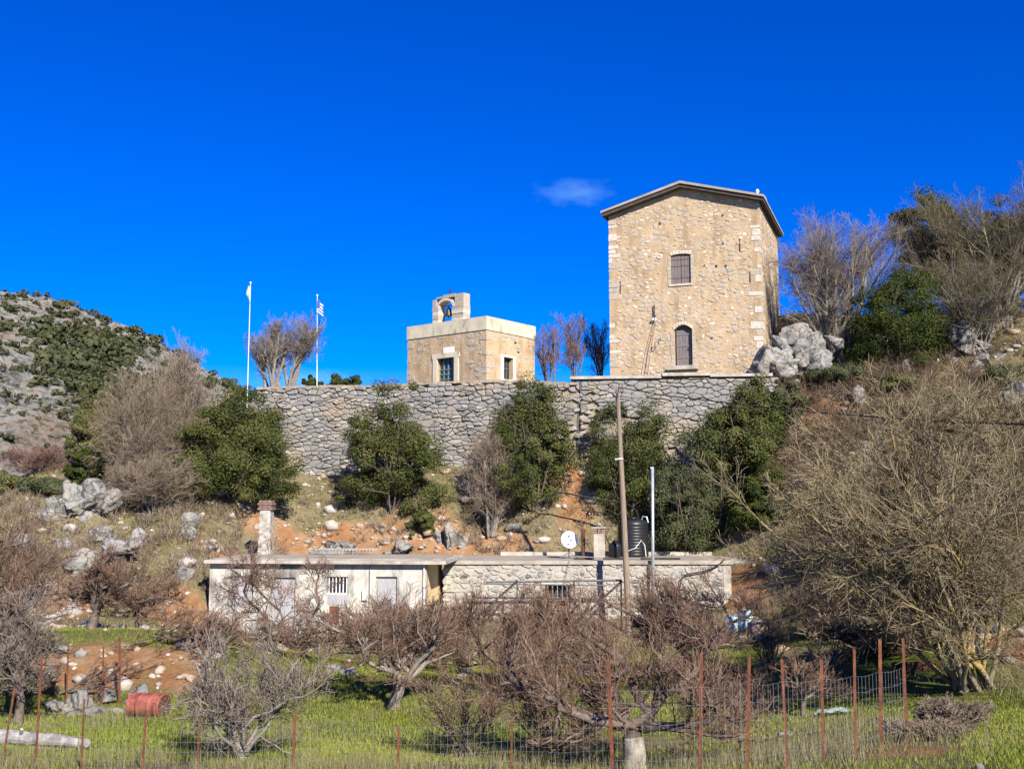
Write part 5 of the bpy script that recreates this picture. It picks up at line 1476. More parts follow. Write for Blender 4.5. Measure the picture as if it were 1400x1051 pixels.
bare_tree(1240, 1370, 262, 1330, 63.5, 'vase', 'greyish bare tree against the sky at upper right', GRB, OLT, 32, 0.10, stems=9, spread=0.85, kids=1.15)
bare_tree(1320, 1450, 248, 1385, 62.5, 'vase', 'tall bare tree cut by the right edge on the skyline', GRB, OLT, 33, 0.10, stems=9, spread=0.8, kids=1.15)
bare_tree(1260, 1420, 345, 1345, 60.0, 'thicket', 'olive brown bare thicket below the skyline trees', GRB, OLT, 34, 0.06, 'bare_bush', 'bush')
# right big trees
bare_tree(1030, 1440, 540, 1312, 24.5, 'fan', 'huge many stemmed yellowish bare tree filling the right side', LIB, LIT, 40, 0.062, stems=21, spread=0.92, kids=0.88, rmin=0.0055)
bare_tree(1040, 1300, 585, 1185, 38, 'fan', 'wide bare tree behind the huge yellowish one', GRB, BRN, 41, 0.085, stems=12, spread=0.95, kids=0.85, rmin=0.007)
bare_tree(1230, 1450, 520, 1350, 41, 'thicket', 'tall bare thicket at right edge behind the huge tree', GRB, LIT, 42, 0.06, 'bare_bush', 'bush', kids=1.1, rmin=0.008)
bare_tree(1130, 1300, 845, 1215, 30, 'thicket', 'dark low thicket added for the shade under the huge tree', DK, BRN, 44, 0.03, 'bare_bush', 'bush', kids=1.3)  # dense dark twigs added to stand for the shaded ground here
bare_tree(1060, 1190, 790, 1130, 35, 'thicket', 'low brown bush right of the blue barrel', GRB, BRN, 43, 0.03, 'bare_bush', 'bush')
# orchard
bare_tree(440, 640, 812, 541, 27, 'orchard', 'bare orchard tree with forked trunk in mid orchard', bark('pale_orchard_bark', (0.14, 0.115, 0.095), (0.30, 0.26, 0.21)), DKT, 50, 0.13, group=ORC, rmin=0.005, kids=1.12, yd=1.5)
bare_tree(655, 1010, 812, 864, 19.4, 'orchard', 'bare orchard tree with whitewashed trunk foot at bottom centre', DK, DKT, 51, 0.15, group=ORC, white=0.62, kids=1.3, rmin=0.0035, trunk=0.33, yd=1.1)
bare_tree(236, 440, 860, 340, 19.8, 'orchard', 'many stemmed bare orchard tree at bottom left', GRB, MAU, 52, 0.065, group=ORC, trunk=0.06, stems=9, spread=0.75, rmin=0.0045, kids=0.85)
bare_tree(600, 835, 800, 722, 29.5, 'orchard', 'bare orchard tree with lopped limb behind the whitewashed one', DK, DKT, 53, 0.12, group=ORC, rmin=0.005, kids=1.2)
bare_tree(830, 1035, 784, 948, 32, 'orchard', 'bare orchard tree before the right end of stone house', DK, DKT, 54, 0.12, group=ORC, rmin=0.005, kids=1.2)
bare_tree(215, 355, 832, 290, 31, 'orchard', 'bare orchard tree between red drum and cream house', DK, DKT, 55, 0.11, group=ORC, rmin=0.006)
bare_tree(340, 520, 835, 420, 33, 'orchard', 'low bare orchard tree before the cream house doors', DK, DKT, 56, 0.10, group=ORC, rmin=0.006)
bare_tree(100, 270, 770, 196, 37, 'orchard', 'bare tree on the upper bank left of the cream house', DK, DKT, 63, 0.10, group=ORC, rmin=0.006)
bare_tree(470, 640, 822, 575, 34, 'orchard', 'bare orchard tree before the joint of the two houses', DK, DKT, 64, 0.10, group=ORC, rmin=0.006)
bare_tree(-70, 120, 705, 30, 28.5, 'orchard', 'tall bare orchard tree at the left picture edge', DK, DKT, 57, 0.15, group=ORC, rmin=0.0055, trunk=0.3)
bare_tree(60, 215, 742, 132, 33, 'orchard', 'bare tree before the red bank at left', DK, DKT, 58, 0.12, group=ORC, rmin=0.006)
bare_tree(-20, 90, 800, 40, 25.5, 'orchard', 'smaller bare tree low at the left picture edge', DK, MAU, 59, 0.09, group=ORC, rmin=0.005)
bare_tree(298, 455, 738, 384, 42, 'upright', 'upright bare tree with level branches before the cream house', DK, DKT, 60, 0.10, group=ORC, rmin=0.007)
bare_tree(1055, 1165, 885, 1090, 24.5, 'orchard', 'small bare sapling on the grass behind the right fence', DK, DKT, 61, 0.05, group=ORC, rmin=0.0045, kids=0.7)
bare_tree(950, 1060, 925, 1008, 19.6, 'orchard', 'thin dark sapling beside the thick rusty post', DK, DKT, 62, 0.04, group=ORC, rmin=0.004, kids=0.6)
for i, (x0, x1, t, xb, Y, lab) in enumerate(((560, 690, 915, 640, 20.8, 'clump of upright suckers left of the whitewashed trunk'), (690, 830, 905, 755, 21.5, 'spiky sucker clump just behind the whitewashed trunk'), (590, 670, 840, 632, 33, 'fine bare shoots behind the central orchard tree'), (1010, 1075, 840, 1045, 31, 'brown bare shoots below the blue barrel'), (990, 1060, 905, 1030, 26, 'short twiggy shoots between the right fence posts'))):
    bare_tree(x0, x1, t, xb, Y, 'sucker', lab, DK, BRN if i > 1 else DKT, 70 + i, 0.016, 'bare_bush', 'bush', rmin=0.0045, stems=18)
bare_tree(40, 215, 898, 85, 28.8, 'fan', 'low arching dead branches over the stone row', DK, DKT, 80, 0.05, 'dead_branches', 'branches', stems=7, spread=1.15, kids=0.6, rmin=0.005)
bare_tree(1255, 1340, 955, 1275, 19.5, 'thicket', 'dry pale bramble clump at the end of right fence', GRB, TAN, 81, 0.012, 'bramble_clump', 'bush', rmin=0.004, stems=26, spread=1.1)
bare_tree(1200, 1300, 985, 1250, 18.4, 'thicket', 'dry pale bramble spreading under the last fence posts', GRB, TAN, 82, 0.012, 'bramble_clump', 'bush', rmin=0.004, stems=26, spread=1.15)

def evergreen(px0, px1, pytop, pxb, Y, label, seed, leaves, n=16000, name='evergreen_shrub', cat='shrub', group=None, size=0.085, point=0.0, low=0.0, aspect=0.5, clumps=150, pyb=None, lobes=0.48, ry=0.75):
    rng = np.random.default_rng(seed)
    b = P(pxb, 700, Y); b[2] = gz(b[0], b[1])
    if pyb: b[2] = min(b[2], P(pxb, pyb, Y)[2])
    H = P(pxb, pytop, Y)[2] - b[2]
    X0 = P(px0, 700, Y)[0] - b[0]; X1 = P(px1, 700, Y)[0] - b[0]
    rx = (X1 - X0) / 2; xc = (X0 + X1) / 2
    # clump centres over an uneven shell
    d = rng.normal(0, 1, (clumps, 3)); d /= np.linalg.norm(d, axis=1, keepdims=True)
    lob = 1 + lobes * fbm(d[:, 0] * 1.7 + seed, d[:, 1] * 1.7 + d[:, 2] * 1.3, seed, 3) * 2
    rr = np.where(rng.uniform(0, 1, clumps) < 0.75, rng.uniform(0.74, 0.95, clumps), rng.uniform(0.3, 0.74, clumps)) * lob
    cz = np.clip(0.47 + 0.49 * d[:, 2] * rr, 0.03, 1)
    d[:, :2] *= (1 + 0.28 * np.clip(-d[:, 2:], 0, 1))
    taper = 1 - point * np.clip(cz - 0.35, 0, 1) * 1.25
    cc_ = np.stack([xc * np.clip(cz * 1.5, 0, 1) + rx * 0.93 * d[:, 0] * rr * taper, rx * ry * d[:, 1] * rr * taper, H * (low + (1 - low) * cz)], 1)
    cr = rng.uniform(0.4, 1.25, clumps) * max(rx, H * 0.4) * 0.235
    n = int(n * 3.0); per = n // clumps
    e = rng.normal(0, 1, (clumps, per, 3)); e /= np.linalg.norm(e, axis=2, keepdims=True)
    off = e * (rng.uniform(0.25, 1, (clumps, per, 1)) ** 0.6) * cr[:, None, None]; off[..., 2] *= 0.8
    pts = cc_[:, None] + off
    out = pts - np.array([xc * 0.7, 0, H * 0.42]); out /= np.linalg.norm(out, axis=2, keepdims=True) + 1e-9
    nrm = e * 0.75 + out * 0.35 + np.array([0, 0, 0.25])
    keepm = pts.reshape(-1, 3)[:, 2] > 0.02
    tint = np.repeat(np.clip(rng.normal(0.5, 0.27, clumps), 0, 1), per)
    V, Fa, T = leaf_quads(rng, pts.reshape(-1, 3)[keepm], nrm.reshape(-1, 3)[keepm], np.full(keepm.sum(), size * 0.68), aspect, tint[keepm], 0.45)
    root = empty(name, b, label, cat, group)
    link_mesh('crown', mesh_np('crown', V, Fa, tint=T), leaves, root)
    # trunk and limbs that reach the clumps
    ns = 5
    ph = rng.uniform(0, 6.28, ns); D0 = np.stack([0.4 * np.cos(ph), 0.4 * np.sin(ph), np.ones(ns)], 1)
    lv = grow(rng, np.zeros((ns, 3)) - np.array([0, 0, 0.15]), D0, np.full(ns, 0.75 * H), np.full(ns, 0.018 * rx + 0.015), [dict(seg=6, wob=0.12, kids=6, t0=0.2, ang=0.7, len=0.5), dict(seg=4, wob=0.15, kids=4, ang=0.6, len=0.6), dict(seg=3, wob=0.15)])
    q0 = []
    for p, r in lv:
        p = p.copy(); m = np.abs(p[..., 0]) > rx * 0.8; p[..., 0] = np.clip(p[..., 0], -rx * 0.8, rx * 0.8) + xc * np.clip(p[..., 2] / H, 0, 1); p[..., 2] = np.clip(p[..., 2], -0.2, H * 0.93); q0.append((p, r))
    V, Fa, T = tubes(q0, [6, 4, 3])
    link_mesh('trunk', mesh_np('trunk', V, Fa, smooth=True, tint=T), DK, root)
    return root
L_DARK = mat_tint('holm_oak_leaves', [(0.020, 0.028, 0.008), (0.042, 0.055, 0.013), (0.070, 0.085, 0.021), (0.125, 0.125, 0.040), (0.16, 0.125, 0.06)], 0.6, 0.12, 0.12)
L_GREY = mat_tint('grey_green_leaves', [(0.040, 0.050, 0.020), (0.08, 0.092, 0.038), (0.135, 0.145, 0.065)], 0.6, 0.12, 0.12)
L_OLIVE = mat_tint('olive_leaves', [(0.06, 0.065, 0.018), (0.115, 0.115, 0.035), (0.17, 0.16, 0.055)], 0.6, 0.25, 0.12)
L_BROWN = mat_tint('oak_brown_leaves', [(0.045, 0.042, 0.018), (0.10, 0.088, 0.040), (0.17, 0.145, 0.068)], 0.7, 0.2, 0.12)
L_JUN = mat_tint('juniper_leaves', [(0.020, 0.032, 0.007), (0.046, 0.062, 0.012), (0.085, 0.10, 0.020)], 0.6, 0.12, 0.1)
SG = 'evergreen shrubs along the terrace wall'
evergreen(236, 408, 540, 318, 57.0, 'big round evergreen shrub at left end of terrace wall', 201, L_DARK, 26000, group=SG, clumps=230)
evergreen(466, 608, 528, 535, 58.6, 'round evergreen shrub second from left against the wall', 202, L_DARK, 21000, group=SG, clumps=190)
evergreen(660, 788, 520, 730, 58.5, 'pointed evergreen shrub in the middle of the wall', 203, L_DARK, 20000, group=SG, point=0.5, clumps=180, low=0.10)
evergreen(796, 926, 550, 860, 58.3, 'evergreen shrub directly behind the top of utility pole', 204, L_DARK, 17000, group=SG, clumps=160, size=0.08, low=0.16)
evergreen(888, 994, 590, 938, 56.3, 'grey green evergreen shrub right of the metal pole', 205, L_GREY, 17000, group=SG, clumps=170, size=0.08)
evergreen(958, 1092, 518, 1020, 57.0, 'tall dark evergreen shrub at right end of terrace wall', 206, L_DARK, 24000, group=SG, clumps=210, point=0.3)
evergreen(985, 1090, 640, 1035, 54.5, 'dark lower evergreen mass beside the stone house end', 207, L_JUN, 14000, group=SG, clumps=130)
evergreen(86, 172, 528, 132, 60, 'olive green tree at left before the mountain', 208, L_OLIVE, 15000, 'olive_tree', 'tree', size=0.09, clumps=130)
evergreen(92, 140, 610, 116, 57, 'dark shrub under the olive green tree', 209, L_JUN, 6000, clumps=60)
evergreen(-25, 48, 645, 12, 57, 'green shrub at the far left edge', 210, L_OLIVE, 7000, clumps=70)
evergreen(30, 110, 655, 72, 56, 'low grey green shrub left of the pale outcrop', 211, L_GREY, 7000, clumps=70)
evergreen(1165, 1312, 366, 1240, 60.0, 'dense dark green juniper on the rocky slope at right', 212, L_JUN, 22000, 'juniper_shrub', 'shrub', clumps=190, size=0.08, point=0.35)
evergreen(1244, 1335, 270, 1290, 66.5, 'dark leafy oak on the skyline at upper right', 213, L_JUN, 12000, 'oak_tree', 'tree', clumps=80, size=0.11, low=0.3, lobes=0.4)
evergreen(1330, 1460, 275, 1400, 66, 'brown leaved oak cut by the right edge on the skyline', 220, L_BROWN, 11000, 'oak_tree', 'tree', clumps=100, size=0.10, low=0.25, lobes=0.5)
evergreen(1290, 1420, 305, 1350, 64.5, 'brownish half bare oak at the right skyline', 214, L_BROWN, 22000, 'oak_tree', 'tree', clumps=110, size=0.10, low=0.25, lobes=0.45)
evergreen(408, 452, 508, 430, 67.5, 'left small dark shrub showing over the wall', 215, L_JUN, 4500, clumps=40)
evergreen(444, 492, 505, 468, 67.5, 'right small dark shrub showing over the wall', 216, L_JUN, 4500, clumps=40)
evergreen(556, 602, 690, 580, 57.2, 'little dark shrub on the red soil behind the roofs', 217, L_DARK, 4500, clumps=45)
for i, (x0, x1, t, xb, Y, lv, lab) in enumerate((
    (1120, 1200, 500, 1160, 59.3, 'g', 'grey green scrub bush under the dark juniper'),
    (1195, 1262, 515, 1228, 57.5, 'o', 'olive bush hugging the pale block at right'),
    (1258, 1330, 430, 1296, 62.5, 'b', 'brown bush between juniper and the pale right ledge'),
    (1350, 1420, 385, 1390, 63.5, 'b', 'brownish leafy bush at the right edge below the oaks'),
    (1352, 1432, 500, 1392, 56.0, 'g', 'grey green bush cut by the right edge lower down'),
    (1275, 1345, 540, 1310, 55.0, 'o', 'olive bush on the slope above the huge bare tree'))):
    evergreen(x0, x1, t, xb, Y, lab, 230 + i, {'g': L_GREY, 'o': L_OLIVE, 'b': L_BROWN}[lv], 6500, clumps=60, size=0.075, group='scrub bushes on the right slope')
evergreen(1060, 1105, 512, 1080, 58.0, 'small grey green shrub at right end of stone wall', 218, L_GREY, 4500, clumps=45)
evergreen(1080, 1135, 800, 1105, 42, 'bright green bush on the bank at right', 219, mat_tint('fresh_leaves', [(0.07, 0.10, 0.02), (0.12, 0.16, 0.03), (0.18, 0.21, 0.05)], 0.6, 0.2, 0.15), 4000, clumps=40, size=0.06)

def ground_scrub():
    """brown bramble and dry ground cover on the right slope and behind the houses: nobody could count it"""
    rng = np.random.default_rng(77)
    Pn = []
    def area_(px0, px1, Y0, Y1, n, hmin, hmax):
        Y = rng.uniform(Y0, Y1, n); px = rng.uniform(px0, px1, n); x = (px - 700) / F * Y
        return np.stack([x, Y, ground(x, Y), rng.uniform(hmin, hmax, n)], 1)
    for nm, spec, mat_ in (('bramble', [area_(1040, 1240, 54.5, 59.5, 330, 0.5, 1.3), area_(1200, 1420, 48, 60, 330, 0.4, 1.3)], BRN), ('dry_scrub', [area_(180, 340, 49, 56, 130, 0.3, 0.9), area_(0, 180, 46, 56, 200, 0.3, 0.9), area_(600, 1000, 56.5, 58.5, 120, 0.25, 0.7), area_(1100, 1420, 30, 48, 300, 0.4, 1.2), area_(410, 560, 56.5, 60, 60, 0.2, 0.5)], TAN)):
        A = np.concatenate(spec)
        k = (A[:, 1] < wall_y(A[:, 0]) - 0.3) | (A[:, 0] > WC[0])
        A = A[k]; N = len(A); st = 7
        P0 = np.repeat(A[:, :3], st, 0) + rng.normal(0, 0.12, (N * st, 3)) * np.array([1, 1, 0])
        D0 = rng.normal(0, 0.75, (N * st, 3)); D0[:, 2] = np.abs(D0[:, 2]) + 0.6
        L0 = np.repeat(A[:, 3], st) * rng.uniform(0.6, 1.2, N * st)
        lv = grow(rng, P0, D0, L0, np.full(N * st, 0.014), [dict(seg=4, wob=0.2, up=-0.03, kids=5, t0=0.2, ang=0.7, len=0.5, rmin=0.008), dict(seg=3, wob=0.2, rmin=0.008)])
        V, Fa, T = tubes(lv, [3, 3])
        o = link_mesh(nm, mesh_np(nm, V, Fa, tint=T), mat_); tag(o, 'tangled brown brambles over the right slope' if nm == 'bramble' else 'dry twiggy scrub low on the slopes', None, None, 'stuff')
ground_scrub()

# ------------------------------------------------------------------ grass
def blades(rng, x, y, h, w, lean=0.5):
    n = len(x); z = ground(x, y)
    a = rng.uniform(0, 2 * np.pi, n); dx, dy = np.cos(a), np.sin(a)
    b = rng.uniform(0, 2 * np.pi, n); l = h * lean * rng.uniform(0.1, 1, n)
    p0 = np.stack([x - dx * w / 2, y - dy * w / 2, z - 0.02], 1); p1 = np.stack([x + dx * w / 2, y + dy * w / 2, z - 0.02], 1)
    p2 = np.stack([x + np.cos(b) * l, y + np.sin(b) * l, z + h], 1)
    return np.stack([p0, p1, p2], 1).reshape(-1, 3), np.arange(3 * n).reshape(n, 3)
def frustum_pts(rng, n, Y0, Y1, px0=-60, px1=1460, pw=1.6):
    u = rng.uniform(0, 1, n)
    y = (Y0 ** (1 / pw) + (Y1 ** (1 / pw) - Y0 ** (1 / pw)) * u) ** pw
    return (rng.uniform(px0, px1, n) - 700) / F * y, y
def build_grass():
    rng = np.random.default_rng(15)
    x, y = frustum_pts(rng, 460000, 12.0, 42)
    g = green_mask(x, y)
    k = rng.uniform(0, 1, len(x)) < g * 0.95 + 0.02
    x, y = x[k], y[k]; n = len(x)
    pt = np.clip(0.5 + 0.9 * fbm(x * 0.5, y * 0.5, 55, 3), 0.1, 1)
    h = rng.uniform(0.04, 0.105, n) * (0.55 + 0.75 * pt) * (1 - 0.5 * sstep(6.5, 8.5, x)); 
    V, Fa = blades(rng, x, y, h, rng.uniform(0.012, 0.026, n), 0.9)
    t = np.clip(rng.normal(0.5, 0.2, n) + 0.45 * fbm(x * 0.35, y * 0.35, 56, 3), 0, 1)
    o = link_mesh('grass', mesh_np('grass', V, Fa, tint=np.repeat(t, 3)), mat_tint('winter_grass', [(0.11, 0.145, 0.018), (0.20, 0.24, 0.03), (0.30, 0.32, 0.055), (0.36, 0.33, 0.14)], 0.7, 0.15, 0.25))
    tag(o, 'short bright green winter grass in the orchard', None, None, 'stuff')
    # dry tall stalks: near the fence and in patches
    x, y = frustum_pts(rng, 95000, 12.5, 27)
    f = fbm(x * 0.45, y * 0.45, 58, 4)
    zone = np.clip(1.1 - np.abs(y - 18.5) / 3.5, 0, 1) * np.clip(0.35 + 1.6 * f, 0, 1) * (1 - sstep(7.0, 8.5, x))
    zone = np.maximum(zone, 0.8 * np.clip(f * 3 - 0.35, 0, 1))
    k = rng.uniform(0, 1, len(x)) < zone
    x, y = x[k], y[k]; n = len(x)
    V, Fa = blades(rng, x, y, rng.uniform(0.12, 0.42, n), rng.uniform(0.008, 0.014, n), 0.55)
    o = link_mesh('dry_grass', mesh_np('dry_grass', V, Fa, tint=np.repeat(rng.uniform(0, 1, n), 3)), mat_tint('dry_stalks', [(0.12, 0.125, 0.045), (0.20, 0.19, 0.085), (0.30, 0.265, 0.15), (0.19, 0.13, 0.08)], 0.8, 0.1, 0.2))
    tag(o, 'tall dry grass stalks along the wire fence', None, None, 'stuff')
    # slope tufts
    x, y = frustum_pts(rng, 260000, 29, 63, pw=1.0)
    up = (y > wall_y(x) - 0.1) & (x > WA[0]) & (x < WC[0] + 0.5)
    roof = (y > 44.5) & (y < 56.3) & (x > -14.2) & (x < 11)
    e = earth_mask(x, y); f = np.clip(0.5 + 1.3 * fbm(x * 0.6, y * 0.6, 59, 4), 0, 1)
    k = (rng.uniform(0, 1, len(x)) < (1 - e) * f * sstep(40, 48, y) + 0.12 * (1 - e) * (y > 42)) & ~up & ~roof
    x, y = x[k], y[k]; n = len(x)
    V, Fa = blades(rng, x, y, rng.uniform(0.10, 0.34, n), rng.uniform(0.025, 0.05, n), 0.9)
    t = np.clip(rng.normal(0.5, 0.2, n) + 0.7 * fbm(x * 0.4, y * 0.4, 60, 3), 0, 1)
    o = link_mesh('slope_grass', mesh_np('slope_grass', V, Fa, tint=np.repeat(t, 3)), mat_tint('slope_tufts', [(0.12, 0.13, 0.035), (0.22, 0.19, 0.075), (0.31, 0.255, 0.125), (0.36, 0.29, 0.17)], 0.8, 0.1, 0.15))
    tag(o, 'thin dry tufts of grass on the rocky slope', None, None, 'stuff')
build_grass()

# ------------------------------------------------------------------ fences
def post_geo(base, top, w):
    """an angle-iron post: an L section"""
    f = Fr(base, R(20)); d = top - base
    pts = [(-w / 2, 0), (w / 2, 0), (w / 2, w * 0.18), (-w / 2 + w * 0.18, w * 0.18), (-w / 2 + w * 0.18, w), (-w / 2, w)]
    n = len(pts)
    vs = [base + f.U * u + f.V * v for u, v in pts] + [top + f.U * u + f.V * v for u, v in pts]
    return vs, [tuple(range(n - 1, -1, -1)), tuple(range(n, 2 * n))] + [(i, (i + 1) % n, (i + 1) % n + n, i + n) for i in range(n)]
def fence(posts, label, w, name='wire_fence', mesh_h=1.1, step=0.11, wires=6, group='wire fences round the orchard'):
    """posts: (px_top, py_top, px_base, Y)"""
    B = []; T = []
    for (xt, yt, xb, Y) in posts:
        rj = random.Random(int(xt * 7 + yt)); t = P(xt + rj.uniform(-2, 2), yt + rj.uniform(-5, 5), Y); b = P(xb, 1000, Y); b[2] = gz(b[0], b[1]); B.append(b); T.append(t)
    mid = sum(B) / len(B)
    root = empty(name, (mid[0], mid[1], gz(mid[0], mid[1])), label, 'fence', group)
    for b, t in zip(B, T):
        vs, fs = post_geo(b - (0, 0, 0.3), t, w * random.Random(t[0]).uniform(0.8, 1.25)); MB().add(vs, fs).build('fence_post', M['rust'], root, center=True)
    mb_pts = []
    for i in range(len(B) - 1):
        a, b = B[i], B[i + 1]; L = np.linalg.norm((b - a)[:2])
        ha = min(mesh_h, T[i][2] - a[2] - 0.05); hb = min(mesh_h, T[i + 1][2] - b[2] - 0.05)
        n = max(1, int(L / step))
        for k in range(n):
            s = (k + 0.5) / n; q = a * (1 - s) + b * s; q[2] = gz(q[0], q[1]); h = ha * (1 - s) + hb * s
            mb_pts.append([q, q + (0.01 * math.sin(k * 3.1), 0, h * 0.5), q + (0, 0, h)])
        for k in range(wires):
            f = k / (wires - 1)
            mb_pts.append([a + (0, 0, ha * f + 0.02), (a + b) / 2 + (0, 0, (ha + hb) / 2 * f - 0.015), b + (0, 0, hb * f + 0.02)])
    pts = np.array(mb_pts); V, Fa, TT = tubes([(pts, np.full(pts.shape[:2], 0.0016))], [3])
    loc = wloc(root)
    o = link_mesh('wire_mesh', mesh_np('wire_mesh', V - loc, Fa), M['galv'], root); tag(o, kind='stuff')
fence([(-40, 955, -48, 19.0), (18, 940, 2, 18.8), (58, 893, 50, 18.4), (115, 955, 113, 18.4), (200, 973, 195, 18.3), (272, 985, 271, 18.2), (404, 973, 401, 18.1), (546, 988, 544, 18.0), (700, 986, 699, 17.8), (832, 902, 838, 17.0)], 'low rusty post fence along the bottom left', 0.042, mesh_h=0.9)
fence([(832, 902, 838, 15.6), (957, 896, 955, 15.3), (1023, 898, 1019, 15.0), (1070, 905, 1076, 15.6), (1124, 902, 1124, 16.2), (1168, 884, 1168, 16.8), (1205, 876, 1203, 17.4), (1236, 872, 1239, 18.2)], 'taller rusty post fence receding at bottom right', 0.042, mesh_h=1.2)
fence([(93, 880, 88, 28.2), (140, 880, 138, 28.3), (165, 872, 162, 28.4)], 'three thin rusty posts before the red bank at left', 0.06, mesh_h=0.6, wires=3)
# rusty mesh gate under the big tree
def build_gate():
    a = P(1222, 965, 27); b = P(1288, 965, 27)
    z0 = min(gz(a[0], a[1]), gz(b[0], b[1])); zt = P(1250, 905, 27)[2]
    g = empty('rusty_gate', ((a[0] + b[0]) / 2, 27, z0), 'rusty sheet and mesh gate in the shade of the huge tree', 'gate')
    f = Fr((a[0], a[1], 0), R(-8)); w = b[0] - a[0]
    for u0, u1, w0, w1 in ((0, 0.05, z0, zt), (w - 0.05, w, z0, zt), (0.05, w - 0.05, z0 + 0.02, z0 + 0.07), (0.05, w - 0.05, zt - 0.05, zt)):
        MB().box(f, u0, u1, 0, 0.04, w0, w1).build('gate_frame', M['rust'], g)
    MB().box(f, 0.05, w - 0.05, 0.012, 0.022, z0 + 0.07, zt - 0.05).build('sheet', M['rust_dark'], g)
    for i in range(5):
        u = 0.05 + (w - 0.1) * (i + 0.5) / 5
        MB().tube([f.p(u, -0.01, z0 + 0.07), f.p(u, -0.01, zt - 0.05)], 0.012, 6).build('gate_bar', M['rust'], g)
build_gate()

# ------------------------------------------------------------------ drums, barrels, log, sheet
def build_misc():
    c = P(203, 964, 26.6); c[2] = gz(c[0], c[1]) + 0.29
    ax = np.array([0.96, -0.28, 0.0]); L = 0.90
    d = empty('oil_drum', c - (0, 0, 0.29), 'rusty red oil drum lying on its side in the grass', 'drum')
    r = 0.285
    prof = [(r * 0.96, 0.0), (r, 0.01), (r, 0.03)]
    for t in (0.33, 0.66): prof += [(r * 0.985, L * t - 0.06), (r * 1.03, L * t - 0.02), (r * 1.03, L * t + 0.02), (r * 0.985, L * t + 0.06)]
    prof += [(r, L - 0.03), (r, L - 0.01), (r * 0.96, L)]
    MB().lathe(c - ax / np.linalg.norm(ax) * L / 2, prof, 28, axis=ax).build('drum_body', M['red_paint'], d, smooth=False)
    e = c + ax / np.linalg.norm(ax) * (L / 2 + 0.002)
    MB().lathe(e, [(r * 0.93, 0), (r * 0.93, 0.006)], 24, axis=ax).build('drum_end', M['rust_dark'], d)
    MB().lathe(e + np.array([0, 0, 0.16]), [(0.035, 0.007), (0.035, 0.03)], 10, axis=ax).build('bung', M['rust'], d)
    # blue barrels at the end of the stone house
    for (px, py, Y, h, lab) in ((1001, 862, 46.2, 0.95, 'pale blue plastic barrel left of its twin behind twigs'), (1020, 866, 46.0, 1.0, 'pale blue plastic barrel nearer the right bank')):
        q = P(px, py, Y); q[2] = gz(q[0], q[1])
        b = empty('plastic_barrel', q, lab, 'barrel', 'pale blue barrels beside the stone house')
        MB().lathe(q, [(0.26, 0), (0.29, 0.05), (0.31, h * 0.3), (0.32, h * 0.33), (0.31, h * 0.36), (0.31, h * 0.62), (0.32, h * 0.65), (0.31, h * 0.68), (0.29, h * 0.95), (0.25, h), (0.22, h - 0.03)], 20).build('barrel_body', M['blue_plastic'], b, smooth=True)
        for dx in (-0.12, 0.12): MB().lathe(q + np.array([dx, 0, h - 0.03]), [(0.04, 0), (0.04, 0.05)], 10).build('bung', M['white_metal'], b)
    # felled grey log
    pts = [P(-40, 988, 22.5), P(0, 992, 22.4), P(45, 997, 22.2), P(90, 1004, 21.9), P(118, 1010, 21.7)]
    for p in pts: p[2] = gz(p[0], p[1]) + 0.13
    lg = empty('felled_log', (pts[2][0], pts[2][1], pts[2][2] - 0.13), 'grey weathered log lying at the left edge', 'log')
    rng = np.random.default_rng(3)
    P5 = np.array(pts); tt = np.linspace(0, 4, 25); Q = np.stack([np.interp(tt, range(5), P5[:, j]) for j in range(3)], 1) + rng.normal(0, 0.012, (25, 3))
    m = MB().tube(list(Q), list(np.interp(tt, range(5), [0.15, 0.16, 0.14, 0.12, 0.08]) * rng.uniform(0.9, 1.1, 25)), 12)
    m.build('trunk', bark('grey_log', (0.13, 0.12, 0.11), (0.42, 0.40, 0.37)), lg)
    MB().tube([Q[10], Q[10] + (0.1, -0.2, 0.22)], [0.05, 0.03], 7).build('branch_stub', bark('grey_log', (0, 0, 0), (0, 0, 0)), lg)
    # crumpled plastic sheet
    q = P(1140, 972, 24.0); x = np.linspace(-0.42, 0.42, 12); y = np.linspace(-0.3, 0.3, 9); X, Y = np.meshgrid(x, y)
    g = ground(q[0] + X, q[1] + Y) + 0.07 + 0.10 * np.abs(fbm(X * 4, Y * 4, 12, 3)) * 2
    V = np.stack([q[0] + X * (1 - 0.25 * np.abs(Y)), q[1] + Y, g], 2).reshape(-1, 3); i = np.arange(108).reshape(9, 12)
    Fa = np.stack([i[:-1, :-1].ravel(), i[:-1, 1:].ravel(), i[1:, 1:].ravel(), i[1:, :-1].ravel()], 1)
    o = link_mesh('plastic_sheet', mesh_np('plastic_sheet', V - np.array([q[0], q[1], 0]), Fa), M['plastic_sheet'], None, (q[0], q[1], 0)); tag(o, 'crumpled pale green plastic sheet on the orchard grass', 'plastic sheet')
build_misc()

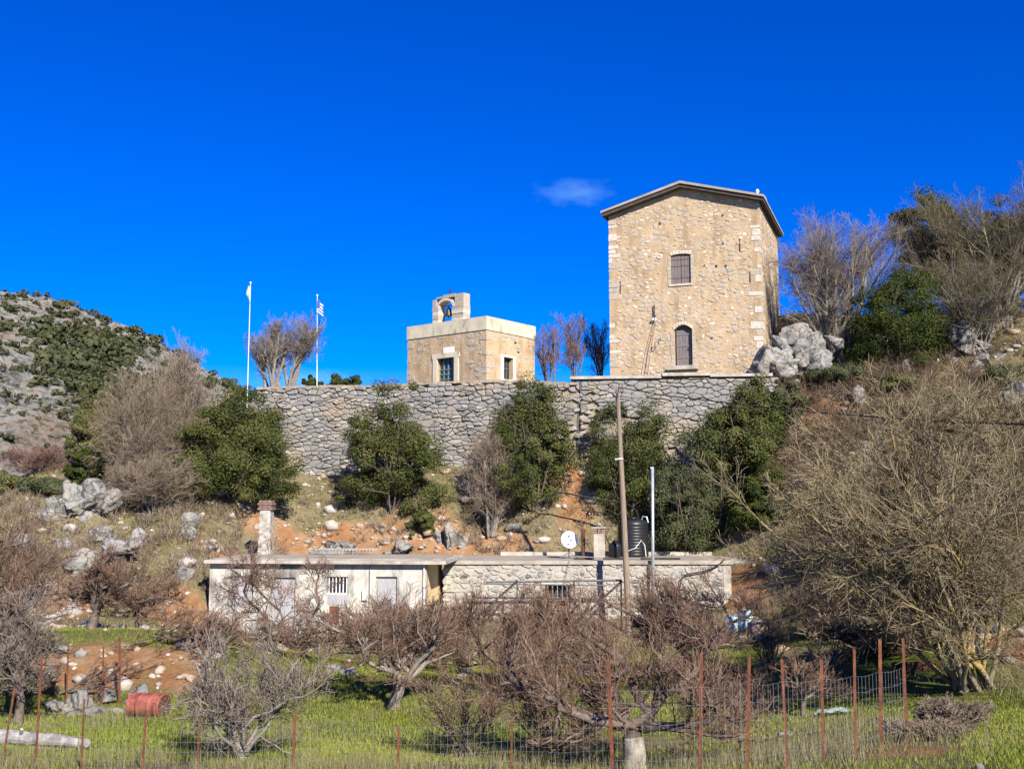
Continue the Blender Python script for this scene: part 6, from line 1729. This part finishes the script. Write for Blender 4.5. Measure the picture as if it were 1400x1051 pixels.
# ------------------------------------------------------------------ cloud
def cloud(px, py, w, h, Y, label, dens, seed):
    c = P(px, py, Y); W = w / F * Y; H = h / F * Y
    V, Fa = ICO[3]
    o = link_mesh('cloud', mesh_np('cloud', V * np.array([W / 2, W / 4, H / 2]), Fa), None, None, c)
    m = bpy.data.materials.new('cloud_vapour'); m.use_nodes = True; nt = m.node_tree
    for n in list(nt.nodes):
        if n.type == 'BSDF_PRINCIPLED': nt.nodes.remove(n)
    v = nt.nodes.new('ShaderNodeVolumePrincipled'); v.inputs['Color'].default_value = (0.5, 0.92, 1, 1); v.inputs['Anisotropy'].default_value = 0.0
    tcn = nt.nodes.new('ShaderNodeTexCoord')
    mp = nt.nodes.new('ShaderNodeMapping'); mp.inputs['Scale'].default_value = (2 / W, 4 / W, 2 / H)
    nt.links.new(tcn.outputs['Object'], mp.inputs['Vector'])
    ln = nt.nodes.new('ShaderNodeVectorMath'); ln.operation = 'LENGTH'; nt.links.new(mp.outputs[0], ln.inputs[0])
    ns = nt.nodes.new('ShaderNodeTexNoise'); ns.inputs['Scale'].default_value = 3.2; ns.inputs['Detail'].default_value = 5; ns.inputs['Roughness'].default_value = 0.6
    mp2 = nt.nodes.new('ShaderNodeMapping'); mp2.inputs['Location'].default_value = (seed, seed * 2.0, 0); mp2.inputs['Scale'].default_value = (0.8, 1, 0.55)
    nt.links.new(mp.outputs[0], mp2.inputs['Vector']); nt.links.new(mp2.outputs[0], ns.inputs['Vector'])
    a = nt.nodes.new('ShaderNodeMath'); a.operation = 'MULTIPLY_ADD'; nt.links.new(ns.outputs['Fac'], a.inputs[0]); a.inputs[1].default_value = 2.0
    s = nt.nodes.new('ShaderNodeMath'); s.operation = 'MULTIPLY'; nt.links.new(ln.outputs['Value'], s.inputs[0]); s.inputs[1].default_value = -1.0
    nt.links.new(s.outputs[0], a.inputs[2])
    r = nt.nodes.new('ShaderNodeMapRange'); r.inputs['From Min'].default_value = 0.25; r.inputs['From Max'].default_value = 1.1; r.inputs['To Max'].default_value = dens
    nt.links.new(a.outputs[0], r.inputs['Value']); nt.links.new(r.outputs[0], v.inputs['Density'])
    nt.links.new(v.outputs[0], nt.nodes['Material Output'].inputs['Volume'])
    o.data.materials.append(m)
    tag(o, label, 'cloud', 'small clouds')
cloud(785, 263, 150, 50, 1500, 'small wispy white cloud left of the tower roof', 0.010, 3)
cloud(420, 520, 200, 46, 2600, 'pale low cloud bank behind the flagpoles and bare tree', 0.005, 8)
